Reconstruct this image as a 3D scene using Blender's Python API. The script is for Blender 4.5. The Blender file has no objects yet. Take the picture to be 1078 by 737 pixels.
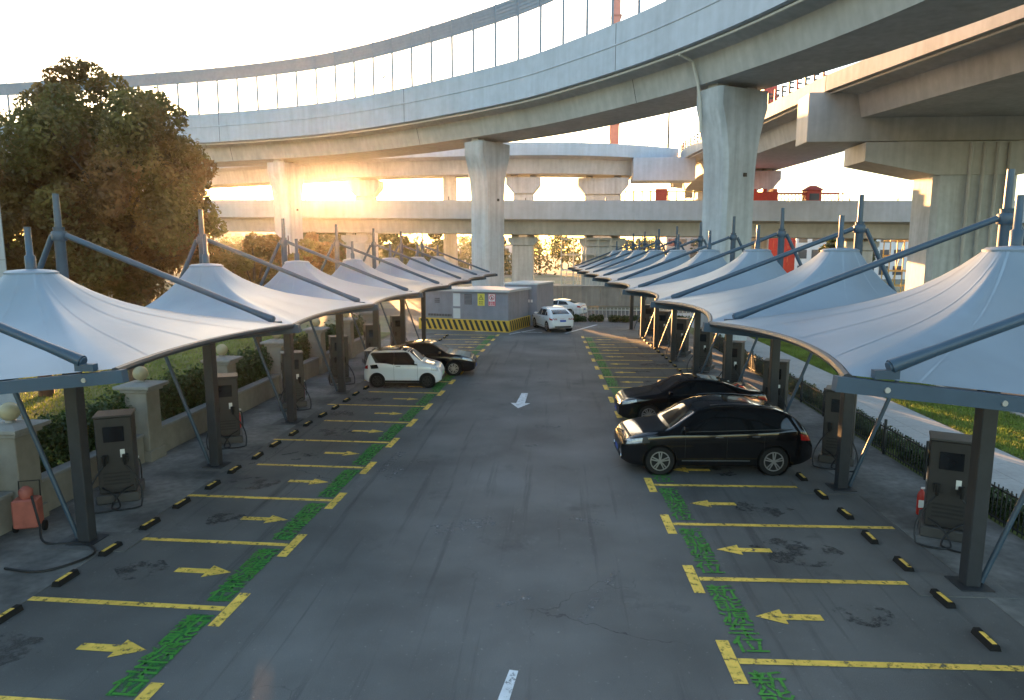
import bpy, bmesh, math, random
import numpy as np
from mathutils import Vector, Matrix
random.seed(7); RNG = np.random.default_rng(7)
R = math.radians
scene = bpy.context.scene
COL = scene.collection

# ------------------------------------------------------------------ camera
CAMH, PIT, YAW, FPX, PW, PH = 5.5, R(8.2), R(3.9), 720.0, 1078.0, 737.0
cam_d = bpy.data.cameras.new('camera')
cam = bpy.data.objects.new('camera', cam_d); COL.objects.link(cam)
cam.location = (0, 0, CAMH); cam.rotation_euler = (R(90) - PIT, 0, YAW)
cam_d.sensor_width = 36.0; cam_d.lens = FPX / PW * 36.0
cam_d.clip_start = 0.1; cam_d.clip_end = 6000
scene.camera = cam

# ------------------------------------------------------------------ sky and sun
SUN_AZ, SUN_EL = R(-18.3), R(5.0)            # azimuth from +Y towards +X
world = bpy.data.worlds.new('World'); scene.world = world; world.use_nodes = True
nt = world.node_tree; nt.nodes.clear()
sky = nt.nodes.new('ShaderNodeTexSky'); sky.sky_type = 'NISHITA'; sky.sun_disc = False
sky.sun_elevation = SUN_EL; sky.sun_rotation = SUN_AZ
sky.altitude = 0; sky.air_density = 1.0; sky.dust_density = 1.4; sky.ozone_density = 1.3
bg = nt.nodes.new('ShaderNodeBackground'); bg.inputs['Strength'].default_value = 0.15
wo = nt.nodes.new('ShaderNodeOutputWorld')
sdir = Vector((math.sin(SUN_AZ) * math.cos(SUN_EL), math.cos(SUN_AZ) * math.cos(SUN_EL), math.sin(SUN_EL)))
# the low sun and its aureole in the sky
tcw = nt.nodes.new('ShaderNodeTexCoord'); dt = nt.nodes.new('ShaderNodeVectorMath'); dt.operation = 'DOT_PRODUCT'
nt.links.new(tcw.outputs['Generated'], dt.inputs[0]); dt.inputs[1].default_value = sdir
def wmath(op, a, b=None, clamp=False):
    n = nt.nodes.new('ShaderNodeMath'); n.operation = op; n.use_clamp = clamp
    for i, v in enumerate((a, b)):
        if v is None: continue
        if isinstance(v, (int, float)): n.inputs[i].default_value = v
        else: nt.links.new(v, n.inputs[i])
    return n.outputs[0]
ang = wmath('ARCCOSINE', wmath('MINIMUM', dt.outputs['Value'], 0.9999999))
disc = wmath('MULTIPLY', wmath('SUBTRACT', 1.0, wmath('DIVIDE', wmath('SUBTRACT', ang, R(1.0)), R(0.5)), True), 14.0)
halo = wmath('ADD', wmath('MULTIPLY', wmath('EXPONENT', wmath('DIVIDE', ang, -R(1.3))), 3.2), wmath('MULTIPLY', wmath('EXPONENT', wmath('DIVIDE', ang, -R(6.0))), 0.5))
glow = nt.nodes.new('ShaderNodeBackground'); glow.inputs['Color'].default_value = (1.0, 0.55, 0.16, 1)
nt.links.new(wmath('ADD', disc, halo), glow.inputs['Strength'])
addw = nt.nodes.new('ShaderNodeAddShader')
nt.links.new(sky.outputs[0], bg.inputs[0]); nt.links.new(bg.outputs[0], addw.inputs[0]); nt.links.new(glow.outputs[0], addw.inputs[1])
nt.links.new(addw.outputs[0], wo.inputs[0])
sl = bpy.data.lights.new('sun', 'SUN'); sl.energy = 5.0; sl.angle = R(0.55); sl.color = (1.0, 0.50, 0.18)
sun = bpy.data.objects.new('sun', sl); COL.objects.link(sun)
sun.rotation_euler = sdir.to_track_quat('Z', 'Y').to_euler(); sun.location = (0, 0, 60)
scene.view_settings.view_transform = 'Standard'; scene.view_settings.look = 'None'
scene.view_settings.exposure = 2.75; scene.view_settings.gamma = 1.0
scene.view_settings.use_curve_mapping = False
scene.render.engine = 'CYCLES'

# ------------------------------------------------------------------ pixel -> place (photo pixels 1078x737)
_f = Vector((-math.sin(YAW) * math.cos(PIT), math.cos(YAW) * math.cos(PIT), -math.sin(PIT)))
_r = Vector((math.cos(YAW), math.sin(YAW), 0)); _u = _r.cross(_f)
def ray(x, y): return _f * FPX + _r * (x - PW / 2) + _u * (PH / 2 - y)
def gz(x, y, z=0.0):
    d = ray(x, y); return Vector((0, 0, CAMH)) + d * ((z - CAMH) / d.z)
def gy(x, y, Y):
    d = ray(x, y); return Vector((0, 0, CAMH)) + d * (Y / d.y)

# ------------------------------------------------------------------ mesh helpers
class MB:
    def __init__(s): s.v = []; s.f = []
    def add(s, vs, fs):
        o = len(s.v); s.v.extend([tuple(p) for p in vs]); s.f.extend([tuple(i + o for i in f) for f in fs]); return s
    def box(s, x0, x1, y0, y1, z0, z1, bev=0.0):
        if bev <= 0:
            vs = [(x, y, z) for z in (z0, z1) for y in (y0, y1) for x in (x0, x1)]
            return s.add(vs, [(0,2,3,1),(4,5,7,6),(0,1,5,4),(2,6,7,3),(0,4,6,2),(1,3,7,5)])
        b = bev; pts = []
        def oct_(xa, xb, ya, yb, z): return [(xa+b,ya,z),(xb-b,ya,z),(xb,ya+b,z),(xb,yb-b,z),(xb-b,yb,z),(xa+b,yb,z),(xa,yb-b,z),(xa,ya+b,z)]
        rings = [oct_(x0+b,x1-b,y0+b,y1-b,z0), oct_(x0,x1,y0,y1,z0+b), oct_(x0,x1,y0,y1,z1-b), oct_(x0+b,x1-b,y0+b,y1-b,z1)]
        return s.loft(rings, True, True)
    def loft(s, rings, cap0=True, cap1=True, close=True):
        o = len(s.v); n = len(rings[0])
        for r_ in rings: s.v.extend([tuple(p) for p in r_])
        for i in range(len(rings) - 1):
            for j in range(n if close else n - 1):
                a = o + i*n + j; b_ = o + i*n + (j+1) % n
                s.f.append((a, b_, b_ + n, a + n))
        if cap0: s.f.append(tuple(o + j for j in reversed(range(n))))
        if cap1: s.f.append(tuple(o + (len(rings)-1)*n + j for j in range(n)))
        return s
    def tube(s, pts, r, n=8, cap=True):
        pts = [Vector(p) for p in pts]; rings = []; prev = None
        for i, p in enumerate(pts):
            t = (pts[min(i+1, len(pts)-1)] - pts[max(i-1, 0)])
            if t.length < 1e-9: t = Vector((0,0,1))
            t.normalize()
            if prev is None:
                a = Vector((0,0,1)) if abs(t.z) < 0.9 else Vector((1,0,0))
                u = t.cross(a).normalized()
            else:
                u = (prev - t * prev.dot(t)).normalized()
            prev = u; w = t.cross(u)
            rr = r[i] if isinstance(r, (list, tuple)) else r
            rings.append([p + (u*math.cos(2*math.pi*k/n) + w*math.sin(2*math.pi*k/n))*rr for k in range(n)])
        return s.loft(rings, cap, cap)
    def bar(s, a, b, w, h, up=(0,0,1)):
        a = Vector(a); b = Vector(b); t = (b-a).normalized(); u = Vector(up)
        sd = t.cross(u)
        if sd.length < 1e-6: sd = t.cross(Vector((0,1,0)))
        sd.normalize(); uu = sd.cross(t)
        q = [(-w/2,-h/2),(w/2,-h/2),(w/2,h/2),(-w/2,h/2)]
        return s.loft([[p + sd*x + uu*y for x, y in q] for p in (a, b)])
    def lathe(s, prof, c=(0,0,0), n=16, axis='z'):
        rings = []
        for rr, z in prof:
            ring = []
            for k in range(n):
                a = 2*math.pi*k/n; p = (rr*math.cos(a), rr*math.sin(a), z)
                if axis == 'y': p = (p[0], p[2], p[1])
                if axis == 'x': p = (p[2], p[0], p[1])
                ring.append((p[0]+c[0], p[1]+c[1], p[2]+c[2]))
            rings.append(ring)
        return s.loft(rings)
    def prism(s, poly, z0, z1):
        return s.loft([[(x, y, z0) for x, y in poly], [(x, y, z1) for x, y in poly]])
    def grid(s, P):
        o = len(s.v); n = len(P); m = len(P[0])
        for row in P: s.v.extend([tuple(p) for p in row])
        for i in range(n-1):
            for j in range(m-1):
                a = o + i*m + j; s.f.append((a, a+1, a+m+1, a+m))
        return s
    def mesh(s, name, mat, smooth=False, fixn=True):
        me = bpy.data.meshes.new(name); me.from_pydata(s.v, [], s.f); me.update()
        if fixn:
            bm = bmesh.new(); bm.from_mesh(me); bmesh.ops.recalc_face_normals(bm, faces=bm.faces); bm.to_mesh(me); bm.free()
        if mat is not None: me.materials.append(mat)
        if smooth:
            me.polygons.foreach_set('use_smooth', [True]*len(me.polygons))
            try: me.set_sharp_from_angle(angle=R(smooth if smooth is not True else 40))
            except Exception: pass
        return me
    def build(s, name, mat, parent=None, smooth=False, fixn=True):
        return link(name, s.mesh(name, mat, smooth, fixn), parent)

def link(name, data, parent=None, loc=None, rz=None):
    o = bpy.data.objects.new(name, data); COL.objects.link(o)
    if parent is not None: o.parent = parent
    if loc is not None: o.location = loc
    if rz is not None: o.rotation_euler = (0, 0, rz)
    return o
def empty(name, loc=(0,0,0), rz=0.0):
    o = bpy.data.objects.new(name, None); COL.objects.link(o); o.location = loc; o.rotation_euler = (0,0,rz)
    o.empty_display_size = 0.2; return o
def tag(o, label, cat, group=None, kind=None):
    if label: o['label'] = label
    if cat: o['category'] = cat
    if group: o['group'] = group
    if kind: o['kind'] = kind
    return o
def struct(o, label=None, cat=None):
    o['kind'] = 'structure'
    if label: o['label'] = label
    if cat: o['category'] = cat
    return o
def copy_tree(o, parent=None):
    c = o.copy(); COL.objects.link(c); c.parent = parent
    for ch in list(o.children): copy_tree(ch, c)
    return c
def catmull(pts, per=8):
    P = [np.array(p, float) for p in pts]; out = []
    for i in range(len(P)-1):
        p0, p1, p2, p3 = P[max(i-1,0)], P[i], P[i+1], P[min(i+2,len(P)-1)]
        for k in range(per):
            t = k/per; out.append(0.5*((2*p1)+(-p0+p2)*t+(2*p0-5*p1+4*p2-p3)*t*t+(-p0+3*p1-3*p2+p3)*t**3))
    out.append(P[-1]); return np.array(out)
ORD = ['first','second','third','fourth','fifth','sixth','seventh','eighth','ninth','tenth','eleventh','twelfth',
       'thirteenth','fourteenth','fifteenth','sixteenth','seventeenth','eighteenth','nineteenth','twentieth']

# ------------------------------------------------------------------ materials
def mat(name, col, rough=0.6, metal=0.0, var=0.12, scale=2.0, bump=0.0, bscale=40.0, spec=0.5, coat=0.0,
        var2=0.0, scale2=0.25, col2=None, trans=0.0, wear=0.0, wscale=6.0, emit=0.0, streak=0.0):
    m = bpy.data.materials.new(name); m.use_nodes = True; t = m.node_tree; t.nodes.clear(); L = t.links
    out = t.nodes.new('ShaderNodeOutputMaterial'); b = t.nodes.new('ShaderNodeBsdfPrincipled')
    tc = t.nodes.new('ShaderNodeTexCoord')
    geo = t.nodes.new('ShaderNodeNewGeometry')
    vec = geo.outputs['Position']
    def noise(sc, det=4.0, v=vec):
        n = t.nodes.new('ShaderNodeTexNoise'); n.inputs['Scale'].default_value = sc; n.inputs['Detail'].default_value = det
        L.new(v, n.inputs['Vector']); return n
    c = (*col, 1.0)
    base = t.nodes.new('ShaderNodeRGB'); base.outputs[0].default_value = c; cur = base.outputs[0]
    def scalemix(cur, fac, lo, hi):
        mr = t.nodes.new('ShaderNodeMapRange'); mr.inputs['From Min'].default_value = 0.3; mr.inputs['From Max'].default_value = 0.7
        mr.inputs['To Min'].default_value = lo; mr.inputs['To Max'].default_value = hi; L.new(fac, mr.inputs['Value'])
        mx = t.nodes.new('ShaderNodeMix'); mx.data_type = 'RGBA'; mx.blend_type = 'MULTIPLY'; mx.inputs[0].default_value = 1.0
        L.new(cur, mx.inputs[6]); cb = t.nodes.new('ShaderNodeCombineColor')
        for k in range(3): L.new(mr.outputs[0], cb.inputs[k])
        L.new(cb.outputs[0], mx.inputs[7]); return mx.outputs[2]
    if col2 is not None:
        n = noise(scale2, 5.0); mr = t.nodes.new('ShaderNodeMapRange'); mr.inputs['From Min'].default_value = 0.42; mr.inputs['From Max'].default_value = 0.62
        L.new(n.outputs['Fac'], mr.inputs['Value'])
        mx = t.nodes.new('ShaderNodeMix'); mx.data_type = 'RGBA'; L.new(mr.outputs[0], mx.inputs[0]); L.new(cur, mx.inputs[6])
        mx.inputs[7].default_value = (*col2, 1.0); cur = mx.outputs[2]
    if var > 0: cur = scalemix(cur, noise(scale).outputs['Fac'], 1 - var, 1 + var)
    if var2 > 0: cur = scalemix(cur, noise(scale2*1.7, 6.0).outputs['Fac'], 1 - var2, 1 + var2)
    if streak > 0:                                   # rain streaks: noise stretched in z
        mp = t.nodes.new('ShaderNodeMapping'); mp.inputs['Scale'].default_value = (1.6, 1.6, 0.12); L.new(vec, mp.inputs['Vector'])
        cur = scalemix(cur, noise(1.5, 5.0, mp.outputs[0]).outputs['Fac'], 1 - streak, 1 + streak*0.4)
    L.new(cur, b.inputs['Base Color'])
    b.inputs['Roughness'].default_value = rough; b.inputs['Metallic'].default_value = metal
    b.inputs['Specular IOR Level'].default_value = spec
    if coat: b.inputs['Coat Weight'].default_value = coat; b.inputs['Coat Roughness'].default_value = 0.04
    if emit: L.new(cur, b.inputs['Emission Color']); b.inputs['Emission Strength'].default_value = emit
    if bump > 0:
        bp = t.nodes.new('ShaderNodeBump'); bp.inputs['Strength'].default_value = bump; bp.inputs['Distance'].default_value = 0.02
        L.new(noise(bscale, 3.0).outputs['Fac'], bp.inputs['Height']); L.new(bp.outputs[0], b.inputs['Normal'])
    sh = b.outputs[0]
    if trans > 0:
        tr = t.nodes.new('ShaderNodeBsdfTranslucent'); L.new(cur, tr.inputs['Color'])
        ms = t.nodes.new('ShaderNodeMixShader'); ms.inputs[0].default_value = trans; L.new(sh, ms.inputs[1]); L.new(tr.outputs[0], ms.inputs[2]); sh = ms.outputs[0]
    if wear > 0:
        tp = t.nodes.new('ShaderNodeBsdfTransparent'); n = noise(wscale, 8.0); n.inputs['Roughness'].default_value = 0.7
        mr = t.nodes.new('ShaderNodeMapRange'); mr.inputs['From Min'].default_value = 0.28 + 0.3*wear; mr.inputs['From Max'].default_value = 0.42 + 0.3*wear
        L.new(n.outputs['Fac'], mr.inputs['Value'])
        ms = t.nodes.new('ShaderNodeMixShader'); L.new(mr.outputs[0], ms.inputs[0]); L.new(tp.outputs[0], ms.inputs[1]); L.new(sh, ms.inputs[2]); sh = ms.outputs[0]
    L.new(sh, out.inputs['Surface'])
    return m
def glassmat(name, col=(0.9,0.95,0.97), opac=0.12, rough=0.05):
    m = bpy.data.materials.new(name); m.use_nodes = True; t = m.node_tree; t.nodes.clear(); L = t.links
    out = t.nodes.new('ShaderNodeOutputMaterial'); tp = t.nodes.new('ShaderNodeBsdfTransparent'); tp.inputs[0].default_value = (*col, 1)
    g = t.nodes.new('ShaderNodeBsdfPrincipled'); g.inputs['Base Color'].default_value = (0.55,0.6,0.64,1); g.inputs['Roughness'].default_value = rough
    n = t.nodes.new('ShaderNodeTexNoise'); n.inputs['Scale'].default_value = 0.8
    mr = t.nodes.new('ShaderNodeMapRange'); mr.inputs['To Min'].default_value = opac*0.6; mr.inputs['To Max'].default_value = opac*1.4
    L.new(n.outputs['Fac'], mr.inputs['Value'])
    ms = t.nodes.new('ShaderNodeMixShader'); L.new(mr.outputs[0], ms.inputs[0]); L.new(tp.outputs[0], ms.inputs[1]); L.new(g.outputs[0], ms.inputs[2])
    L.new(ms.outputs[0], out.inputs['Surface']); return m
def asphalt_mat():
    m = mat('asphalt', (0.112,0.111,0.108), 0.74, var=0.26, scale=90.0, bump=0.4, bscale=140.0, var2=0.34, scale2=0.25, col2=(0.130,0.128,0.124), spec=0.5)
    t = m.node_tree; L = t.links; b = next(n for n in t.nodes if n.type == 'BSDF_PRINCIPLED')
    geo = next(n for n in t.nodes if n.type == 'NEW_GEOMETRY'); src = b.inputs['Base Color'].links[0].from_socket
    # pale scuffs and dark oil stains, each with a shape of its own
    def band(sc, lo, hi, colr, stretch=(1,1,1), det=6.0):
        nonlocal src
        mp = t.nodes.new('ShaderNodeMapping'); mp.inputs['Scale'].default_value = stretch; L.new(geo.outputs['Position'], mp.inputs['Vector'])
        n = t.nodes.new('ShaderNodeTexNoise'); n.inputs['Scale'].default_value = sc; n.inputs['Detail'].default_value = det; n.inputs['Roughness'].default_value = 0.65
        L.new(mp.outputs[0], n.inputs['Vector'])
        mr = t.nodes.new('ShaderNodeMapRange'); mr.inputs['From Min'].default_value = lo; mr.inputs['From Max'].default_value = hi; mr.inputs['To Max'].default_value = 0.75
        L.new(n.outputs['Fac'], mr.inputs['Value'])
        mx = t.nodes.new('ShaderNodeMix'); mx.data_type = 'RGBA'; L.new(mr.outputs[0], mx.inputs[0]); L.new(src, mx.inputs[6]); mx.inputs[7].default_value = (*colr, 1); src = mx.outputs[2]
    band(0.55, 0.60, 0.78, (0.022,0.023,0.026))
    band(0.9, 0.62, 0.76, (0.19,0.19,0.19), (1, 0.6, 1), 9.0)
    band(0.35, 0.58, 0.80, (0.085,0.078,0.068), (1, 0.25, 1), 4.0)
    band(1.1, 0.56, 0.72, (0.045,0.045,0.046), (3.0, 0.10, 1), 5.0)      # tyre-dark lanes along the aisle
    band(14.0, 0.66, 0.74, (0.24,0.235,0.22), (1, 1, 1), 2.0)            # small pale specks of grit
    # hairline cracks
    vo = t.nodes.new('ShaderNodeTexVoronoi'); vo.feature = 'DISTANCE_TO_EDGE'; vo.inputs['Scale'].default_value = 0.33
    nw = t.nodes.new('ShaderNodeTexNoise'); nw.inputs['Scale'].default_value = 1.3; nw.inputs['Detail'].default_value = 6.0; L.new(geo.outputs['Position'], nw.inputs['Vector'])
    mxv = t.nodes.new('ShaderNodeMix'); mxv.data_type = 'VECTOR'; mxv.inputs[0].default_value = 0.12; L.new(geo.outputs['Position'], mxv.inputs[4])
    vs_ = t.nodes.new('ShaderNodeVectorMath'); vs_.operation = 'SCALE'; vs_.inputs['Scale'].default_value = 8.0; L.new(nw.outputs['Color'], vs_.inputs[0]); L.new(vs_.outputs[0], mxv.inputs[5])
    L.new(mxv.outputs[1], vo.inputs['Vector'])
    cr = t.nodes.new('ShaderNodeMapRange'); cr.inputs['From Min'].default_value = 0.004; cr.inputs['From Max'].default_value = 0.0; L.new(vo.outputs['Distance'], cr.inputs['Value'])
    mk = t.nodes.new('ShaderNodeTexNoise'); mk.inputs['Scale'].default_value = 0.16; L.new(geo.outputs['Position'], mk.inputs['Vector'])
    mkr = t.nodes.new('ShaderNodeMapRange'); mkr.inputs['From Min'].default_value = 0.52; mkr.inputs['From Max'].default_value = 0.60; L.new(mk.outputs['Fac'], mkr.inputs['Value'])
    ml = t.nodes.new('ShaderNodeMath'); ml.operation = 'MULTIPLY'; L.new(cr.outputs[0], ml.inputs[0]); L.new(mkr.outputs[0], ml.inputs[1])
    mxc = t.nodes.new('ShaderNodeMix'); mxc.data_type = 'RGBA'; L.new(ml.outputs[0], mxc.inputs[0]); L.new(src, mxc.inputs[6]); mxc.inputs[7].default_value = (0.02,0.02,0.02,1); src = mxc.outputs[2]
    L.new(src, b.inputs['Base Color']); return m
M = dict(
  ground=mat('ground_dust', (0.20,0.18,0.14), 0.9, var=0.3, scale=0.3, col2=(0.10,0.12,0.05), scale2=0.05, bump=0.3, bscale=3),
  asphalt=asphalt_mat(),
  road=mat('road_asphalt', (0.07,0.065,0.06), 0.8, var=0.15, scale=30, var2=0.15, scale2=0.2, bump=0.2, bscale=60),
  conc=mat('concrete_strip', (0.20,0.195,0.185), 0.85, var=0.2, scale=6, var2=0.3, scale2=0.5, col2=(0.10,0.098,0.094), bump=0.25, bscale=50),
  kerb=mat('kerb_stone', (0.30,0.29,0.27), 0.85, var=0.15, scale=8, bump=0.2, bscale=60),
  paving=mat('paving', (0.36,0.36,0.36), 0.8, var=0.1, scale=10, var2=0.12, scale2=0.4, bump=0.1, bscale=80),
  grassbase=mat('lawn_soil', (0.12,0.15,0.035), 0.9, var=0.3, scale=1.2, col2=(0.10,0.11,0.03), scale2=0.3, bump=0.5, bscale=30),
  grass=mat('grass_blades', (0.16,0.22,0.035), 0.6, var=0.35, scale=0.8, trans=0.35),
  yellow=mat('yellow_paint', (0.88,0.57,0.10), 0.6, var=0.14, scale=5, var2=0.22, scale2=0.6, wear=0.20, wscale=8),
  green=mat('green_paint', (0.06,0.255,0.033), 0.6, var=0.25, scale=5, wear=0.16, wscale=7),
  greenband=mat('worn_green_paint', (0.03,0.17,0.04), 0.65, var=0.3, scale=4, wear=0.48, wscale=4.5),
  white_paint=mat('white_road_paint', (0.62,0.64,0.66), 0.6, var=0.1, scale=6, wear=0.12, wscale=8),
  oil=mat('oil_stain', (0.060,0.059,0.058), 0.6, var=0.2, scale=6, wear=0.66, wscale=2.2),
  scuff=mat('pale_scuff', (0.20,0.20,0.205), 0.7, var=0.2, scale=6, wear=0.75, wscale=6),
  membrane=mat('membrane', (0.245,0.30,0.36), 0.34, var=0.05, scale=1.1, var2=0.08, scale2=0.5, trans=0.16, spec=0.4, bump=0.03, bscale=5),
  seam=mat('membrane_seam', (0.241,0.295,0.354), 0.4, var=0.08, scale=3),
  steel=mat('painted_steel', (0.036,0.066,0.10), 0.42, var=0.1, scale=4, spec=0.5, var2=0.1, scale2=0.8),
  darksteel=mat('dark_steel', (0.028,0.031,0.036), 0.45, var=0.15, scale=5),
  bolt=mat('galvanised', (0.5,0.5,0.5), 0.35, 0.8, var=0.1),
  pierc=mat('pier_concrete', (0.44,0.47,0.50), 0.7, var=0.06, scale=3, var2=0.10, scale2=0.3, bump=0.08, bscale=20, streak=0.24),
  girder=mat('girder_concrete', (0.43,0.435,0.43), 0.75, var=0.06, scale=2, var2=0.10, scale2=0.2, bump=0.06, bscale=15, streak=0.14),
  fascia=mat('fascia_paint', (0.42,0.475,0.56), 0.6, var=0.05, scale=2, var2=0.08, scale2=0.2, streak=0.10),
  barrier=mat('barrier_louvre', (0.19,0.24,0.31), 0.45, var=0.08, scale=3),
  pane=glassmat('clear_pane', (0.97,0.98,1.0), 0.06),
  emblem=mat('emblem_film', (0.12,0.13,0.20), 0.5, var=0.05),
  pipe=mat('drain_pipe', (0.55,0.54,0.50), 0.5, var=0.08),
  cabinet=mat('charger_cabinet', (0.036,0.034,0.034), 0.4, var=0.08, scale=6, var2=0.08),
  cabtop=mat('charger_trim', (0.065,0.062,0.06), 0.5, var=0.1),
  screen=mat('charger_screen', (0.012,0.014,0.018), 0.12, var=0.1),
  label=mat('sticker', (0.75,0.75,0.72), 0.5, var=0.05),
  rubber=mat('black_rubber', (0.011,0.011,0.0115), 0.75, var=0.2, scale=20, bump=0.1, spec=0.25),
  cable=mat('cable_sheath', (0.012,0.012,0.013), 0.5, var=0.1),
  red=mat('red_paint', (0.42,0.028,0.018), 0.45, var=0.12, scale=4, var2=0.1),
  rose=mat('faded_red', (0.36,0.10,0.07), 0.6, var=0.2, scale=5),
  wallc=mat('render_wall', (0.27,0.245,0.205), 0.85, var=0.08, scale=5, var2=0.12, scale2=0.6, bump=0.15, bscale=40, streak=0.12),
  capc=mat('pillar_cap', (0.26,0.25,0.235), 0.8, var=0.1, scale=6, bump=0.1),
  globe=mat('opal_globe', (0.50,0.44,0.28), 0.25, var=0.04, trans=0.3),
  hedge=mat('hedge_leaf', (0.045,0.075,0.02), 0.5, var=0.4, scale=4, trans=0.25),
  leaf=mat('tree_leaf', (0.155,0.14,0.04), 0.45, var=0.48, scale=0.9, trans=0.55, col2=(0.21,0.115,0.04), scale2=0.35),
  leaf2=mat('far_leaf', (0.075,0.10,0.035), 0.55, var=0.35, scale=0.8, trans=0.3),
  bark=mat('bark', (0.09,0.065,0.045), 0.9, var=0.3, scale=6, bump=0.6, bscale=18),
  carblack=mat('black_car_paint', (0.0045,0.0045,0.0055), 0.12, var=0.0, coat=0.55, spec=0.35),
  carwhite=mat('white_car_paint', (0.72,0.72,0.73), 0.3, var=0.02, coat=0.8),
  carred=mat('maroon_car_paint', (0.25,0.03,0.03), 0.3, var=0.02, coat=0.8),
  carglass=mat('car_glass', (0.008,0.009,0.011), 0.05, var=0.0, spec=0.5),
  chrome=mat('chrome', (0.75,0.75,0.76), 0.15, 1.0, var=0.03),
  rim=mat('alloy_rim', (0.48,0.48,0.50), 0.28, 0.9, var=0.06),
  darkrim=mat('dark_rim', (0.03,0.03,0.032), 0.35, 0.6, var=0.06),
  trim=mat('black_trim', (0.014,0.014,0.015), 0.5, var=0.1),
  lamp=mat('headlamp_lens', (0.40,0.43,0.47), 0.08, var=0.35, scale=22, spec=0.8, coat=0.6),
  tail=mat('tail_lamp', (0.32,0.012,0.012), 0.15, var=0.1, coat=0.6),
  blueplate=mat('blue_plate', (0.02,0.08,0.42), 0.4, var=0.03),
  greenplate=mat('green_plate', (0.25,0.55,0.35), 0.4, var=0.03),
  subwall=mat('substation_panel', (0.22,0.235,0.285), 0.6, var=0.05, scale=3, var2=0.08, scale2=0.8, streak=0.12),
  subroof=mat('substation_roof', (0.45,0.50,0.53), 0.5, var=0.06),
  subdark=mat('substation_vent', (0.09,0.085,0.095), 0.55, var=0.1),
  hazy=mat('hazard_yellow', (0.62,0.40,0.05), 0.55, var=0.12, scale=3),
  hazk=mat('hazard_black', (0.02,0.02,0.02), 0.55, var=0.2, scale=4),
  signw=mat('sign_white', (0.72,0.70,0.70), 0.5, var=0.03),
  signy=mat('sign_yellow', (0.70,0.62,0.10), 0.5, var=0.03),
  signr=mat('sign_red', (0.60,0.05,0.09), 0.5, var=0.03),
  signk=mat('sign_black', (0.02,0.02,0.02), 0.5, var=0.03),
  doorl=mat('pale_door', (0.52,0.57,0.60), 0.5, var=0.04),
  bwhite=mat('white_cladding', (0.62,0.64,0.66), 0.55, var=0.05, scale=1.5, streak=0.08),
  bwin=mat('window_glass', (0.05,0.07,0.09), 0.12, var=0.2, scale=0.6),
  wallgrey=mat('weathered_wall', (0.20,0.20,0.195), 0.85, var=0.12, scale=1.5, streak=0.25),
  bgrey=mat('grey_facade', (0.36,0.35,0.34), 0.8, var=0.08, scale=0.5),
  yelsteel=mat('yellow_steel', (0.55,0.38,0.10), 0.5, var=0.1),
  pylonred=mat('haze_pale_red', (0.52,0.17,0.13), 0.6, var=0.1, scale=1.0),  # haze over the farther pylon put into its colour
  palesteel=mat('galvanised_tube', (0.50,0.50,0.48), 0.45, 0.3, var=0.08),
  iron=mat('iron_fence', (0.018,0.02,0.022), 0.5, var=0.15),
)

# ------------------------------------------------------------------ row frames
class Frame:
    """ly runs along the row (away from the camera), lx outwards from the aisle"""
    def __init__(s, x0, slope, side):
        n = math.hypot(slope, 1.0); s.side = side
        s.a = Vector((slope/n, 1/n, 0)); s.o = Vector((x0, 0, 0))
        s.c = Vector((side*1/n, -side*slope/n, 0))
        s.rz = math.atan2(-s.a.x, s.a.y)
    def p(s, lx, ly, z=0.0): return s.o + s.a*ly + s.c*lx + Vector((0,0,z))
LB = Frame(-5.03 - 0.0294*10.0, 0.0294, -1); RB = Frame(2.38 + 0.0225*8.74, -0.0225, 1)
LBAY0, LBAY = 9.62, 2.345; RBAY0, RBAY = 8.76, 2.36
NLB, NRB = 16, 16

def sheet(name, poly, z, m, parent=None):
    return MB().add([(x, y, z) for x, y in poly], [tuple(range(len(poly)))]).build(name, m, parent)
def slab(name, poly, z0, z1, m, parent=None): return MB().prism(poly, z0, z1).build(name, m, parent)

# ------------------------------------------------------------------ ground
g = sheet('ground', [(-900,-500),(900,-500),(900,1200),(-900,1200)], -0.05, M['ground']); struct(g)
lot = sheet('parking_lot', [(-9.6,-30),(7.7,-30),(7.7,46),(6.0,58),(-14,58),(-9.6,44)], 0.0, M['asphalt']); struct(lot)
s1 = slab('concrete_strip', [(-10.9,-30),(-8.55,-30),(-8.25,46),(-10.9,46)], -0.04, 0.010, M['conc']); struct(s1)
s2 = slab('concrete_strip', [(7.25,-30),(8.95,-30),(8.95,52),(6.55,52)], -0.04, 0.010, M['conc']); struct(s2)
pth = slab('footpath', [(9.75,-30),(12.3,-30),(12.3,62),(9.75,62)], -0.04, 0.03, M['paving']); struct(pth)
# paving joints: slabs across the path, real gaps
for k in range(40):
    y = 3 + k*1.25
    MB().box(9.80, 11.02, y, y+1.235, 0.03, 0.045).build('paving_slab', M['paving'], pth)
    MB().box(11.035, 12.25, y, y+1.235, 0.03, 0.044).build('paving_slab', M['paving'], pth)
rd = sheet('side_road', [(15.6,-60),(24.6,-60),(24.6,220),(15.6,220)], -0.02, M['road']); struct(rd)
k_ = empty('kerb'); struct(k_)
for y in range(2, 60, 1):
    MB().box(15.42, 15.60, y+0.006, y+0.994, -0.04, 0.10, 0.012).build('kerb_stone', M['kerb'], k_)
lw = sheet('lawn', [(12.3,-30),(15.42,-30),(15.42,90),(12.3,90)], 0.02, M['grassbase']); struct(lw)
lw2 = sheet('lawn', [(-60,-30),(-11.2,-30),(-11.2,46),(-60,46)], 0.02, M['grassbase']); struct(lw2)
pl = sheet('planting_bed', [(8.95,-30),(9.75,-30),(9.75,60),(8.95,60)], 0.015, M['grassbase']); struct(pl)
fr = sheet('far_road', [(-80,58.5),(15.5,58.5),(15.5,66),(-80,66)], -0.03, M['road']); struct(fr)

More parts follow.
